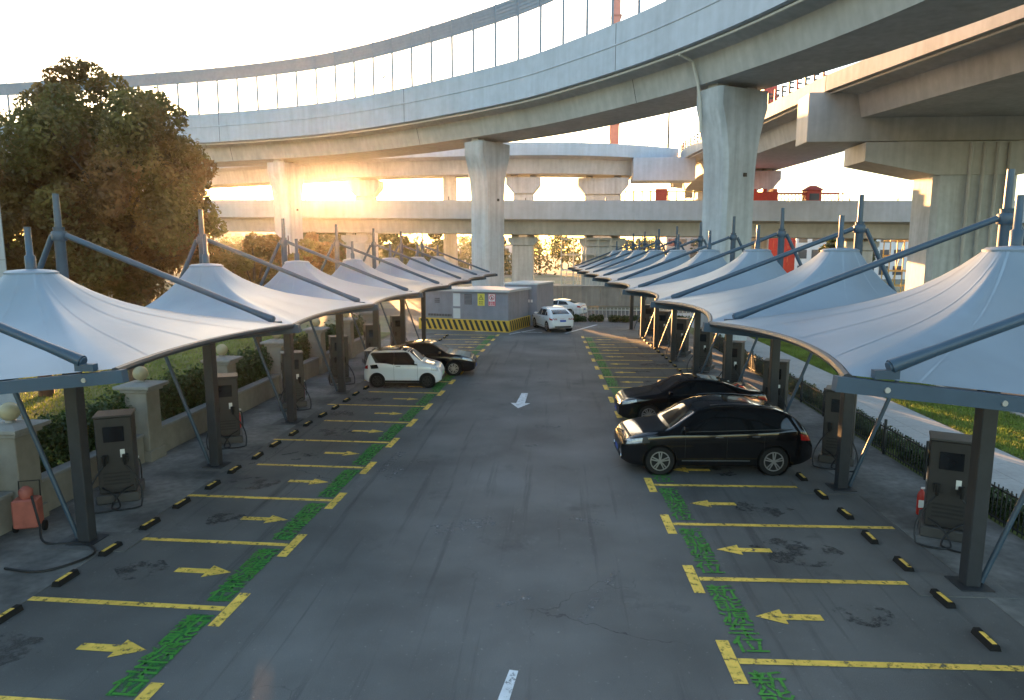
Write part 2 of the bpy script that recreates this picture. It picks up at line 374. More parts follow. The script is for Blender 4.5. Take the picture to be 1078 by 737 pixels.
# ------------------------------------------------------------------ painted markings (parts of the lot)
def mark(name, fr_, pts, m, z=0.004): 
    return MB().add([tuple(fr_.p(x, y, z)) for x, y in pts], [tuple(range(len(pts)))]).build(name, m, lot)
txtmesh = None
def lettering_mesh():
    cu = bpy.data.curves.new('lettering', 'FONT'); cu.size = 0.50; cu.align_x = 'CENTER'; cu.space_line = 0.84
    cu.body = '新\n能\n源\n车\n位'; cu.offset = 0.005; cu.resolution_u = 1
    o = bpy.data.objects.new('lettering_tmp', cu); COL.objects.link(o)
    dg = bpy.context.evaluated_depsgraph_get(); me = bpy.data.meshes.new_from_object(o.evaluated_get(dg))
    bpy.data.objects.remove(o); me.materials.clear(); me.materials.append(M['green']); return me
txtmesh = lettering_mesh()
ty = [v.co.y for v in txtmesh.vertices]; tx = [v.co.x for v in txtmesh.vertices]
ymid = (max(ty)+min(ty))/2; yspan = max(ty)-min(ty); xmid = (max(tx)+min(tx))/2; xspan = max(tx)-min(tx)
for v in txtmesh.vertices: v.co.y = (v.co.y-ymid)*(1.95/yspan); v.co.x = (v.co.x-xmid)*(0.47/xspan)
def bays(fr_, y0, bay, n, side):
    for k in range(-1, n):
        y = y0 + k*bay
        mark('edge_mark', fr_, [(-0.09,y-0.50),(0.09,y-0.50),(0.09,y+0.50),(-0.09,y+0.50)], M['yellow'], 0.008)
        ln = 4.55 + RNG.uniform(-0.15, 0.25)
        mark('bay_line', fr_, [(0.10,y-0.065),(ln,y-0.065),(ln,y+0.065),(0.10,y+0.065)], M['yellow'], 0.008)
        if k == n-1: break
        yc = y + bay/2
        if side < 0 or k > 7:
            mark('worn_green_band', fr_, [(0.13,yc-0.98),(0.50,yc-0.98),(0.50,yc+0.98),(0.13,yc+0.98)], M['greenband'], 0.008)
        p = fr_.p(0.34 if side < 0 else 0.37, yc, 0.012); link('lettering', txtmesh, lot, p, fr_.rz)
        a0 = 0.60 if side < 0 else 0.68; hl = 0.43; al = 1.0
        mark('direction_arrow', fr_, [(a0,yc),(a0+hl,yc-0.22),(a0+hl,yc-0.085),(a0+al,yc-0.085),(a0+al,yc+0.085),(a0+hl,yc+0.085),(a0+hl,yc+0.22)], M['yellow'], 0.008)
bays(LB, LBAY0, LBAY, NLB, -1); bays(RB, RBAY0, RBAY, NRB, 1)
# white arrow in the aisle, another at the bottom edge, and the white lines at the far end
def white_arrow(tip, tail, w=0.16, hw=0.36, hl=0.85):
    tip = Vector((tip[0],tip[1],0)); tail = Vector((tail[0],tail[1],0)); d = (tip-tail).normalized(); s = Vector((-d.y,d.x,0))
    b = tip - d*hl
    pts = [tip, b+s*hw, b+s*w, tail+s*w*0.8, tail-s*w*0.8, b-s*w, b-s*hw]
    MB().add([(p.x,p.y,0.006) for p in pts], [tuple(range(7))]).build('aisle_arrow', M['white_paint'], lot)
p0, p1 = gz(545.5,430), gz(552.5,414); white_arrow((p0.x,p0.y), (p1.x,p1.y))
p0, p1 = gz(508,800), gz(541,706); white_arrow((p0.x,p0.y), (p1.x,p1.y), 0.075, 0.25)
def line(a, b, w, m='white_paint'):
    a = gz(*a); b = gz(*b); d = (b-a).normalized(); s = Vector((-d.y,d.x,0))*w/2
    MB().add([(q.x,q.y,0.006) for q in (a-s,b-s,b+s,a+s)], [(0,1,2,3)]).build('lane_line', M[m], lot)
line((595,351),(628,342),0.22); line((500,349),(571,350),0.15); line((563,347),(536,352),0.15)
for a, b, w in (((563,449),(590,450),.35),((553,469),(566,469.5),.22),((400,497),(423,476),.25),((405,505),(424,492),.2),((455,559),(520,548),.5),
                ((610,655),(650,600),.12),((520,640),(560,628),.12),((600,545),(640,552),.25)): line(a, b, w, 'scuff')

# oil stains under the bays
for fr_, y0, bay in ((LB, LBAY0, LBAY), (RB, RBAY0, RBAY)):
    for k in range(-1, 12):
        cx0, cy0 = RNG.uniform(1.9,3.0), y0+(k+0.5)*bay+RNG.uniform(-0.3,0.3); rr = RNG.uniform(0.35,0.7)
        pts = [(cx0+rr*1.35*math.cos(a)*RNG.uniform(0.7,1.1), cy0+rr*math.sin(a)*RNG.uniform(0.7,1.1)) for a in np.linspace(0,2*math.pi,15)[:-1]]
        mark('oil_stain', fr_, pts, M['oil'], 0.004)

# ------------------------------------------------------------------ wheel stops
stop = empty('wheel_stop')
body = MB(); body.loft([[(-0.24,-0.075,0),(-0.24,0.075,0),(-0.24,0.045,0.085),(-0.24,-0.045,0.085)],[(0.24,-0.075,0),(0.24,0.075,0),(0.24,0.045,0.085),(0.24,-0.045,0.085)]])
body.build('stop_body', M['rubber'], stop)
for x in (-0.04,):
    MB().loft([[(x-0.16,-0.045,0.070),(x-0.16,-0.030,0.090),(x-0.16,0.030,0.090),(x-0.16,0.045,0.070)],[(x+0.16,-0.045,0.070),(x+0.16,-0.030,0.090),(x+0.16,0.030,0.090),(x+0.16,0.045,0.070)]]).build('yellow_band', M['yellow'], stop)
first = True
def stops(fr_, y0, bay, n, lx, rowname):
    global first
    for k in range(-1, n-1):
        for j, t in enumerate((0.27, 0.76)):
            o = stop if first else copy_tree(stop); first = False
            o.location = fr_.p(lx + RNG.uniform(-0.04,0.04), y0 + (k+t)*bay, 0.001); o.rotation_euler = (0,0,fr_.rz + R(90) + RNG.uniform(-0.05,0.05))
            tag(o, f"black and yellow rubber wheel stop, {('nearer','farther')[j]} of two, {ORD[k+1]} bay from camera, {rowname} row", 'wheel stop', 'rubber wheel stops at the bay ends')
stops(LB, LBAY0, LBAY, NLB, 3.25, 'left'); stops(RB, RBAY0, RBAY, NRB, 3.78, 'right')

# ------------------------------------------------------------------ tensile canopies
def canopy(fr_, y0, y1, front, rear, mast, peakx, eave, peak, masttop, first_cell, label, group):
    """one bay of the canopy: membrane cone between two radial beams, mast on the far beam"""
    root = empty('tensile_canopy', fr_.p(mast, y1, 0.0)); tag(root, label, 'canopy', group)
    off = fr_.p(mast, y1, 0.0)
    P = lambda lx, ly, z: fr_.p(lx, ly, z) - off
    SI, SU = (0.36, 0.09) if fr_.side > 0 else (0.24, 0.05)      # how far the free edges are cut in and lifted
    E = lambda lx: eave - 0.11*(lx-front)
    ym = (y0+y1)/2; hl = (y1-y0)/2 - 0.012; r0 = 0.32
    # boundary, counter-clockwise in (lx, ly)
    B = []; n = 14
    for i in range(n):
        t = -1 + 2*i/n; s = 1-t*t; B.append((front + SI*s, ym + hl*t, E(front+SI*s) + SU*s))
    for i in range(n):
        t = -1 + 2*i/n; B.append((front + (rear-front)*(t+1)/2, ym + hl, E(front + (rear-front)*(t+1)/2)))
    for i in range(n):
        t = 1 - 2*i/n; s = 1-t*t; B.append((rear - SI*s, ym + hl*t, E(rear-SI*s) + SU*s))
    for i in range(n):
        t = 1 - 2*i/n; B.append((front + (rear-front)*(t+1)/2, ym - hl, E(front + (rear-front)*(t+1)/2)))
    rings = []; N = 16
    for q in range(N+1):
        t = q/N; ring = []
        for (bx, by, bz) in B:
            ang = math.atan2(by-ym, bx-peakx); rx = peakx + r0*math.cos(ang); ry = ym + r0*math.sin(ang)
            g_ = 0.53*t + 0.47*t**5
            ring.append(P(bx+(rx-bx)*t, by+(ry-by)*t, bz+(peak-bz)*g_))
        rings.append(ring)
    mb = MB(); mb.loft(rings, False, False); mbo = mb.build('membrane', M['membrane'], root, smooth=60, fixn=False)
    sm = MB()                                        # welded seams running from the peak to the edge
    for j in range(2, 4*n, 4):
        L0 = [Vector(rings[q][j]).lerp(Vector(rings[q][(j+1)%(4*n)]), 0.5) + Vector((0,0,0.004)) for q in range(N+1)]
        sd = [(Vector(rings[q][(j+1)%(4*n)])-Vector(rings[q][j])).normalized()*0.016 for q in range(N+1)]
        sm.grid([[a-b for a, b in zip(L0, sd)], [a+b for a, b in zip(L0, sd)]])
    sm.build('welded_seams', M['seam'], mbo, 60, False)
    # edge pipes following the scallops, peak ring and cap
    MB().tube([P(*B[i]) + Vector((0,0,-0.03)) for i in range(0, n+1)], 0.045, 8).build('edge_pipe', M['darksteel'], root, True)
    MB().tube([P(*B[i]) + Vector((0,0,-0.03)) for i in range(2*n, 3*n+1)], 0.045, 8).build('edge_pipe', M['darksteel'], root, True)
    c = P(peakx, ym, 0)
    MB().lathe([(r0+0.015,peak-0.02),(r0+0.02,peak+0.012),(r0-0.03,peak+0.04),(0.07,peak+0.06)], (c.x,c.y,0), 20).build('peak_cap', M['membrane'], root, 50)
    MB().lathe([(0.07,peak+0.04),(0.07,peak+0.24),(0.045,peak+0.26),(0.045,peak+0.66)], (c.x,c.y,0), 10).build('peak_rod', M['steel'], root, 50)
    MB().lathe([(0.05,E(peakx)-0.20),(0.05,peak-0.03)], (c.x,c.y,0), 8).build('flying_strut', M['steel'], root, 50)
    MB().tube([P(peakx, y0+0.08, E(peakx)-0.12), P(peakx, ym, E(peakx)-0.18), P(peakx, y1-0.08, E(peakx)-0.12)], 0.035, 8).build('strut_tie', M['steel'], root, True)
    def line_frame(y, near):
        lo, hi = front-0.12, rear+0.05
        MB().bar(P(lo, y, E(lo)-0.088), P(hi, y, E(hi)-0.088), 0.10, 0.14).build('beam', M['steel'], root)
        if near:
            for kx in np.arange(lo+0.45, hi, 1.05):
                a = P(kx, y-0.05, E(kx)-0.09); b_ = P(kx, y-0.064, E(kx)-0.09)
                MB().tube([a, b_], 0.027, 10).build('bolt_head', M['bolt'], root)
        pb = P(mast, y, 0)
        po = MB(); po.box(pb.x-0.118, pb.x+0.118, pb.y-0.118, pb.y+0.118, 0.03, E(mast)-0.165, 0.012); po.build('post', M['darksteel'], root)  # backlit shade put into the colour: darker steel than the mast above
        MB().box(pb.x-0.26, pb.x+0.26, pb.y-0.26, pb.y+0.26, 0.005, 0.035).build('base_plate', M['darksteel'], root)
        ms = MB().lathe([(0.092,E(mast)-0.012),(0.092,masttop),(0.10,masttop+0.03)], (pb.x,pb.y,0), 14).build('mast', M['steel'], root, 50)
        MB().lathe([(0.06,masttop+0.03),(0.052,masttop+0.62)], (pb.x,pb.y,0), 10).build('mast_rod', M['steel'], ms, 50)
        MB().lathe([(0.115,masttop-0.21),(0.13,masttop-0.19),(0.13,masttop-0.06),(0.115,masttop-0.04)], (pb.x,pb.y,0), 14).build('collar', M['steel'], ms, 50)
        # tie bar to the front end of the beam, back stay to the rear end
        a = P(mast-0.14, y, masttop-0.12); b_ = P(front+0.35, y, eave+0.07)
        MB().tube([a, b_], 0.052, 10).build('tie_bar', M['steel'], root, True)
        d = (a-b_).normalized()
        MB().tube([b_ + d*0.42, b_ + d*0.02], [0.053,0.068], 10).build('bar_end', M['steel'], root, True)
        MB().bar(P(front+0.22, y, eave+0.01), P(front+0.44, y, eave+0.01), 0.08, 0.08).build('bracket', M['steel'], root)
        a = P(mast+0.14, y, masttop-0.12); b_ = P(rear-0.25, y, E(rear)+0.05)
        MB().tube([a, b_], 0.05, 10).build('back_stay', M['steel'], root, True)
        # leaning strut from the post's foot to the rear end of the beam
        MB().tube([P(mast+0.20, y+0.02, 0.05), P(rear-0.10, y, E(rear)-0.18)], 0.045, 10).build('leaning_strut', M['steel'], root, True)
    line_frame(y1, False)
    if first_cell: line_frame(y0, True)
    return root
CL = Frame(-8.97 - 0.036*11.86, 0.036, -1); CR = Frame(6.86 + 0.045*11.2, -0.045, 1)
LC0, LCELL, NLC = 7.22, 4.67, 7; RC0, RCELL, NRC = 6.50, 4.71, 9
for k in range(NLC):
    canopy(CL, LC0+k*LCELL, LC0+(k+1)*LCELL, -4.30, 1.48, 0.0, -1.41, 4.23, 5.19, 5.90, k == 0,
           f'white peaked membrane canopy on grey steel mast, {ORD[k]} from the camera in the left row', 'membrane canopies over the charging bays')
for k in range(NRC):
    canopy(CR, RC0+k*RCELL, RC0+(k+1)*RCELL, -4.45, 1.55, 0.0, -1.45, 4.39, 5.51, 6.12, k == 0,
           f'white peaked membrane canopy on grey steel mast, {ORD[k]} from the camera in the right row', 'membrane canopies over the charging bays')
# ground plates under the posts
for fr_, y0, cell, n in ((CL, LC0, LCELL, NLC), (CR, RC0, RCELL, NRC)):
    par = s1 if fr_ is CL else s2
    for k in range(n+1):
        c = fr_.p(-0.25, y0+k*cell, 0)
        MB().box(c.x-0.75, c.x+0.75, c.y-0.42, c.y+0.42, -0.02, 0.018).build('footing_patch', M['asphalt'], par)

# ------------------------------------------------------------------ charging stations
def charger():
    r_ = empty('charging_station')
    MB().box(-0.42,0.42,-0.40,0.62,0.012,0.22,0.02).build('plinth', M['cabtop'], r_)
    cab = MB().box(-0.36,0.36,-0.31,0.31,0.22,1.92,0.02).build('cabinet', M['cabinet'], r_)
    MB().box(-0.38,0.38,-0.33,0.33,1.922,1.965,0.012).build('cabinet_lid', M['cabtop'], r_)
    MB().box(-0.20,0.20,-0.335,-0.312,1.38,1.72,0.006).build('screen', M['screen'], r_)
    MB().box(-0.362-0.018,-0.362,-0.16,0.16,1.35,1.62,0.006).build('side_screen', M['screen'], r_)
    MB().box(-0.372,-0.364,-0.04,0.06,1.02,1.18).build('sticker', M['label'], r_)
    MB().box(0.10,0.19,-0.322,-0.314,1.02,1.20).build('sticker', M['label'], r_)
    for z in (0.42,0.50,0.58,0.66): MB().box(-0.26,0.26,-0.325,-0.313,z,z+0.035).build('vent_slat', M['trim'], r_)
    for s in (-1, 1):
        MB().box(s*0.20-0.06, s*0.20+0.06, -0.40, -0.333, 0.92, 1.10, 0.01).build('gun_holster', M['trim'], r_)
        gun = MB().tube([(s*0.20,-0.39,1.04),(s*0.20,-0.47,1.10),(s*0.20,-0.50,1.00),(s*0.20,-0.47,0.90)], 0.03, 8).build('charging_gun', M['rubber'], r_, True)
        pts = [Vector((s*0.20,-0.47,0.90))]
        for i in range(1, 22):
            t = i/21; a = t*2*math.pi*0.95
            pts.append(Vector((s*0.22 + 0.30*math.sin(a)*s, -0.50-0.10*math.sin(math.pi*t)-0.22*(1-math.cos(a))*0.8, max(0.035, 0.90-2.6*t if t < 0.34 else (0.035 if t < 0.8 else 0.035+(t-0.8)*1.4)))))
        pts.append(Vector((s*0.30,-0.30,0.36)))
        MB().tube(pts, 0.019, 7).build('cable', M['cable'], r_, True)
    return r_
ch0 = charger(); first = True
def put_chargers(fr_, y0, cell, n, lx, rowname):
    global first
    for k in range(n):
        o = ch0 if first else copy_tree(ch0); first = False
        o.location = fr_.p(lx, y0 + k*cell, 0.0)
        o.rotation_euler = (0,0,fr_.rz + (R(28) if fr_.side < 0 else R(-28)))
        tag(o, f'dark grey charging cabinet with coiled cable, {ORD[k]} from camera, {rowname} row', 'charging station', 'charging cabinets behind the bays')
put_chargers(CL, 14.15, LCELL, 6, 0.92, 'left'); put_chargers(CR, 13.35, RCELL, 8, 0.85, 'right')

# fire extinguishers standing by the chargers and the wheeled one by the wall
def extinguisher(loc, label, sc=1.0):
    r_ = empty('fire_extinguisher', loc); tag(r_, label, 'fire extinguisher', 'red fire extinguishers'); r_.scale = (sc,sc,sc)
    MB().lathe([(0.06,0.0),(0.078,0.02),(0.08,0.42),(0.06,0.49),(0.028,0.53),(0.028,0.56)], n=16).build('cylinder', M['red'], r_, 50)
    MB().box(-0.02,0.10,-0.02,0.02,0.56,0.60,0.005).build('valve_handle', M['signw'], r_)
    MB().tube([(0.03,0,0.56),(0.10,0.02,0.52),(0.115,0.03,0.35),(0.11,0.03,0.15)], 0.013, 7).build('hose', M['cable'], r_, True)
    MB().box(-0.081,0.02,-0.084,-0.06,0.18,0.34).build('sticker', M['label'], r_)
p = CL.p(1.05, 14.85); extinguisher((p.x,p.y,0.012), 'red fire extinguisher with pale head beside the first charging cabinet, left row', 1.25)
p = CL.p(1.0, 19.6); extinguisher((p.x,p.y,0.012), 'red fire extinguisher with pale head beside the second charging cabinet, left row', 1.3)
p = CL.p(0.95, 24.3); extinguisher((p.x,p.y,0.012), 'red fire extinguisher beside the third charging cabinet, left row', 1.3)
p = CR.p(0.92, 14.3); extinguisher((p.x,p.y,0.012), 'red fire extinguisher behind the nearest charging cabinet, right row', 1.0)
def trolley(loc):
    r_ = empty('extinguisher_trolley', loc, R(20)); tag(r_, 'faded red wheeled extinguisher trolley against the cream wall', 'trolley')
    MB().box(-0.22,0.22,-0.16,0.16,0.14,0.72,0.03).build('bin', M['rose'], r_)
    MB().lathe([(0.10,0.72),(0.12,0.76),(0.12,0.88),(0.05,0.95)], n=14).build('tank_top', M['rose'], r_, 50)
    MB().tube([(-0.18,0.17,0.6),(-0.18,0.20,1.0),(0.18,0.20,1.0),(0.18,0.17,0.6)], 0.016, 7).build('handle', M['trim'], r_, True)
    for s in (-1,1): MB().lathe([(0.05,-0.025),(0.10,-0.025),(0.10,0.025),(0.05,0.025)], (s*0.25,0.06,0.112), 14, 'x').build('wheel', M['rubber'], r_, 50)
    MB().tube(catmull([(0.15,-0.16,0.8),(0.32,-0.4,0.3),(0.5,-0.7,0.03),(1.2,-0.9,0.025),(1.5,-1.5,0.025),(0.9,-2.0,0.025),(0.2,-1.7,0.025)], 6), 0.022, 7).build('hose', M['cable'], r_, True)
trolley((-10.35, 12.15, 0.012))

# ------------------------------------------------------------------ boundary wall, lamp pillars, hedges
WX = -10.9
pil_y = [8.3, 12.7, 17.05, 21.45, 25.85, 30.25, 34.65, 39.05]
for i, y in enumerate(pil_y):
    r_ = empty('lamp_pillar', (WX-0.08, y, 0)); tag(r_, f'cream square pillar with stone cap and globe lamp, {ORD[i]} from the camera along the left wall' , 'pillar', 'lamp pillars of the boundary wall')
    MB().box(-0.30,0.30,-0.30,0.30,0.0,1.86,0.015).build('shaft', M['wallc'], r_)
    MB().box(-0.35,0.35,-0.35,0.35,0.0,0.30,0.01).build('plinth', M['wallc'], r_)
    MB().box(-0.37,0.37,-0.37,0.37,1.862,1.95,0.01).build('neck_moulding', M['capc'], r_)
    MB().loft([[(s*w,t*w,z) for s,t in ((-1,-1),(1,-1),(1,1),(-1,1))] for w,z in ((0.46,1.952),(0.48,1.98),(0.48,2.04),(0.20,2.10))]).build('cap', M['capc'], r_)
    MB().lathe([(0.09,2.09),(0.09,2.13),(0.06,2.16)], n=12).build('lamp_collar', M['capc'], r_, 50)
    MB().lathe([(0.19*math.sin(a),2.32-0.19*math.cos(a)) for a in np.linspace(0.25,math.pi-0.02,12)], n=18).build('globe', M['globe'], r_, True)
bw = empty('boundary_wall', (WX, 20, 0)); tag(bw, 'low cream rendered wall between the lamp pillars on the left', 'wall')
for a, b in zip(pil_y[:-1], pil_y[1:]):
    MB().box(-0.15,0.09,a+0.36-20,b-0.36-20,0.0,0.70,0.01).build('wall_panel', M['wallc'], bw)
    MB().box(-0.19,0.13,a+0.355-20,b-0.355-20,0.702,0.78,0.012).build('coping', M['capc'], bw)

def leaves(name, centers, radii, n, size, m, parent, squash=1.0, shell=0.0, seed=1, up=0.25):
    """leaf faces spread through clumps; each leaf a bent pair of triangles"""
    rg = np.random.default_rng(seed); k = len(centers)
    C_ = np.array(centers); R_ = np.array(radii)
    w = R_[:,0]*R_[:,1]; w = w/w.sum(); idx = rg.choice(k, n, p=w)
    d = rg.normal(size=(n,3)); d /= np.linalg.norm(d,axis=1)[:,None]
    rad = rg.random(n)**(1/3.0); rad = shell + (1-shell)*rad; rad = np.where(rg.random(n) < 0.10, rad*1.13, rad)
    P = C_[idx] + d*R_[idx]*rad[:,None]
    nrm = d*0.6 + rg.normal(size=(n,3))*0.7 + np.array([0,0,up]); nrm /= np.linalg.norm(nrm,axis=1)[:,None]
    a = np.cross(nrm, rg.normal(size=(n,3))); a /= np.linalg.norm(a,axis=1)[:,None]; b = np.cross(nrm,a)
    s = size*rg.uniform(0.6,1.3,n)[:,None]
    v0 = P - a*s; v2 = P + a*s; v1 = P + b*s*0.55 + nrm*s*0.2; v3 = P - b*s*0.55 + nrm*s*0.2
    V = np.stack([v0,v1,v2,v3],1).reshape(-1,3)
    me = bpy.data.meshes.new(name); me.vertices.add(4*n); me.vertices.foreach_set('co', V.ravel())
    me.loops.add(4*n); me.loops.foreach_set('vertex_index', np.arange(4*n, dtype=np.int32))
    me.polygons.add(n); me.polygons.foreach_set('loop_start', np.arange(0,4*n,4, dtype=np.int32)); me.polygons.foreach_set('loop_total', np.full(n,4,dtype=np.int32))
    me.update(calc_edges=True); me.validate(); me.materials.append(m)
    return link(name, me, parent)
for i, (a, b) in enumerate(zip(pil_y[:-1], pil_y[1:])):
    r_ = empty('hedge', (WX-0.62, (a+b)/2, 0)); tag(r_, f'dense dark green clipped hedge behind the wall, {ORD[i]} stretch between lamp pillars', 'hedge', 'hedges behind the left wall')
    L_ = b-a; cs = []; rs = []
    for q in range(26):
        cs.append((RNG.uniform(-0.25,0.2), -L_/2+0.2+(L_-0.4)*q/25, 1.05+RNG.uniform(-0.1,0.22))); rs.append((0.34,0.30,RNG.uniform(0.60,0.80)))
    leaves('foliage', cs, rs, 9000 if i < 3 else 3500, 0.055 if i < 3 else 0.08, M['hedge'], r_, seed=20+i, shell=0.3)
    st = MB()
    for q in range(9): 
        yy = -L_/2+0.3+(L_-0.6)*q/8; st.tube([(0,yy,0),(0.05,yy+0.05,0.6),(-0.05,yy-0.03,1.3)], [0.02,0.015,0.008], 5)
    st.build('stems', M['bark'], r_)

# ------------------------------------------------------------------ right-hand fence and planting
fn = empty('railing_fence', (8.92, 25, 0)); tag(fn, 'low black iron railing along the right footpath', 'fence')
for z in (0.12, 0.74): MB().box(-0.015,0.015,-17,20.5,z,z+0.03).build('rail', M['iron'], fn)
pk = MB().box(-0.009,0.009,-0.009,0.009,0.05,0.84).mesh('picket', M['iron']); po = MB().box(-0.03,0.03,-0.03,0.03,0.0,0.98,0.006).mesh('fence_post', M['iron'])
y = -17.0; q = 0
while y < 20.5:
    if q % 16 == 0: link('fence_post', po, fn, (0,y,0))
    else: link('picket', pk, fn, (0,y,0))
    y += 0.135; q += 1
for i in range(10):
    y0 = 9 + i*3.8
    r_ = empty('shrub_row', (9.42, y0+1.9, 0)); tag(r_, f'low green shrubs behind the iron railing, {ORD[i]} stretch from the camera', 'shrub', 'shrubs along the right railing')
    cs = [(RNG.uniform(-0.12,0.12), RNG.uniform(-1.8,1.8), RNG.uniform(0.15,0.3)) for _ in range(20)]; rs = [(0.28,0.32,RNG.uniform(0.2,0.36)) for _ in cs]
    leaves('foliage', cs, rs, 3600 if i < 5 else 1500, 0.05 if i < 5 else 0.08, M['hedge'], r_, seed=60+i)
    st = MB()
    for (cx_, cy_, cz_) in cs[::3]: st.tube([(cx_,cy_,0.0),(cx_+0.02,cy_,cz_+0.1)], 0.01, 4)
    st.build('stems', M['bark'], r_)

def grass(name, x0, x1, y0, y1, n, label, seed):
    rg = np.random.default_rng(seed)
    P = np.stack([rg.uniform(x0,x1,n), y0+(y1-y0)*rg.random(n)**1.3, np.full(n,0.02)],1)
    a = rg.uniform(0,2*math.pi,n); h = rg.uniform(0.05,0.13,n); w = 0.018
    dx = np.stack([np.cos(a),np.sin(a),np.zeros(n)],1)*w; tip = P + np.stack([rg.normal(0,0.04,n),rg.normal(0,0.04,n),h],1)
    V = np.stack([P-dx,P+dx,tip],1).reshape(-1,3)
    me = bpy.data.meshes.new(name); me.vertices.add(3*n); me.vertices.foreach_set('co', V.ravel()); me.loops.add(3*n)
    me.loops.foreach_set('vertex_index', np.arange(3*n,dtype=np.int32)); me.polygons.add(n)
    me.polygons.foreach_set('loop_start', np.arange(0,3*n,3,dtype=np.int32)); me.polygons.foreach_set('loop_total', np.full(n,3,dtype=np.int32))
    me.update(calc_edges=True); me.materials.append(M['grass']); o = link(name, me); tag(o, label, 'grass', kind='stuff')
grass('grass', 12.35, 15.38, 13, 60, 60000, 'bright green grass strip between footpath and side road', 3)
grass('grass', -40, -12.3, 14, 46, 110000, 'sunlit green lawn beyond the hedges on the left', 4)

# ------------------------------------------------------------------ trees
def tree(name, loc, h, rx, rz, n, size, label, m='leaf', group=None, seed=1, trunk_h=0.35, clumps=46, tr=0.22, off=(0,0), extra=()):
    rg = np.random.default_rng(seed); r_ = empty(name, loc); tag(r_, label, 'tree', group)
    cz = h - rz*1.0; cs = []; rs = []
    for q in range(clumps):
        d = rg.normal(size=3); d /= np.linalg.norm(d); d[2] = d[2]*0.9+0.05
        rad = rg.uniform(0.45,0.90) if q % 5 else rg.uniform(0.85,1.02)
        c = (off[0]+d[0]*rx*rad, off[1]+d[1]*rx*rad, cz+d[2]*rz*rad); cs.append(c); s = rg.uniform(0.15,0.28)
        rs.append((rx*s, rx*s, rz*s*0.85))
    for (px, py, er) in extra:                       # clumps that give the crown its outline
        q_ = gy(px, py, loc[1]+rg.uniform(-0.6,0.6)); cs.append((q_.x-loc[0], q_.y-loc[1], q_.z)); rs.append((er, er, er*0.85))
    leaves('crown', cs, rs, n, size, M[m], r_, seed=seed+100, shell=0.25)
    tb = MB(); th = h*trunk_h
    tb.tube([(0,0,-0.05),(0.03,0.02,th*0.5),(off[0]*0.3,off[1]*0.3,th),(off[0]*0.6,off[1]*0.6,cz),(off[0],off[1],h*0.9)], [tr*1.25,tr,tr*0.85,tr*0.55,0.03], 9)
    for q in range(0, clumps, 2):
        c = Vector(cs[q]); a = Vector((off[0]*0.4, off[1]*0.4, th+(c.z-th)*0.35)); mid = a.lerp(c, 0.5)+Vector((0,0,0.15*rz*0.3))
        tb.tube([a, mid, c], [tr*0.38,tr*0.22,0.02], 5)
    tb.build('trunk', M['bark'], r_, 60)
    return r_
tree('broadleaf_tree', (-16.9,26.0,0), 12.6, 4.0, 5.0, 80000, 0.096, 'big broad-crowned brown-green tree towering over the left canopies', seed=5, clumps=84, tr=0.26,
     extra=((62,82,.55),(78,72,.5),(95,80,.6),(48,100,.5),(40,125,.5),(28,150,.6),(118,92,.6),(140,105,.5),(165,105,.45),(180,125,.6),(172,150,.7),(198,165,.55),(205,190,.6),(218,178,.4),(215,225,.6),(226,240,.45),(60,110,.8),(90,105,.8),(70,140,.9),(20,185,.8),(45,180,.9)))
tree('broadleaf_tree', (-19.6,24.5,0), 8.9, 3.4, 3.4, 48000, 0.08, 'dark green tree at the left edge beside the white building', seed=8, clumps=46, tr=0.22)
tree('broadleaf_tree', (-15.0,33.0,0), 6.3, 2.3, 2.4, 12000, 0.11, 'lower tree filling in behind the second left canopy', seed=11, clumps=34, tr=0.16)
tree('broadleaf_tree', (-16.8,42.0,0), 7.2, 2.7, 2.9, 14000, 0.13, 'small round tree behind the third left canopy', seed=13, clumps=28, tr=0.14)
far = [(-44,60,6.5),(-37,94,10),(-30.5,97,10.5),(-25,101,10.5),(-33,106,11),(-36.5,100,10.5),(-20.5,106,9),(-12,120,9),(-60,95,9),(-70,120,10),(24,100,7),(30,104,8),(38,96,7.5),(44,108,9),(52,98,8),(-50,105,8)]  # several left trees made taller, one added, to block the low sun
far += [(-150+i*17+((i*37)%11-5), 185+((i*53)%40), 10.5+((i*29)%5)*0.9) for i in range(15)]
ORD2 = ORD + ['twenty-%s' % q for q in ORD[:9]] + ['thirtieth'] + ['thirty-%s' % q for q in ORD[:9]]
side = ['far left','left','left of centre','centre','right','far right']
for i, (x, y, h) in enumerate(far):
    pxl = 588 + 720*x/y
    tree('distant_tree', (x,y,0), h, h*0.42, h*0.42, 8000 if (x < -20 and 92 < y < 107) else 3000, 0.28, f'hazy distant tree beyond the viaducts, {ORD2[sum(1 for q in far if 588+720*q[0]/q[1] < pxl)]} of them from the left', 'leaf2', 'distant trees beyond the viaducts', seed=200+i, clumps=22, tr=0.16, trunk_h=0.25)  # extra leaves on the left trees thicken them against sun streaks

# one far wood closing the view under the viaducts
cs = [(x+RNG.uniform(-2,2), 165+RNG.uniform(-8,8), RNG.uniform(2.0,7.0)) for x in np.arange(-190,150,1.6)]
wd = leaves('far_wood', cs, [(3.0,3.0,RNG.uniform(2.2,3.4)) for _ in cs], 42000, 0.42, M['leaf2'], None, seed=77)
tag(wd, 'low hazy band of far woodland along the horizon', 'wood', kind='stuff')

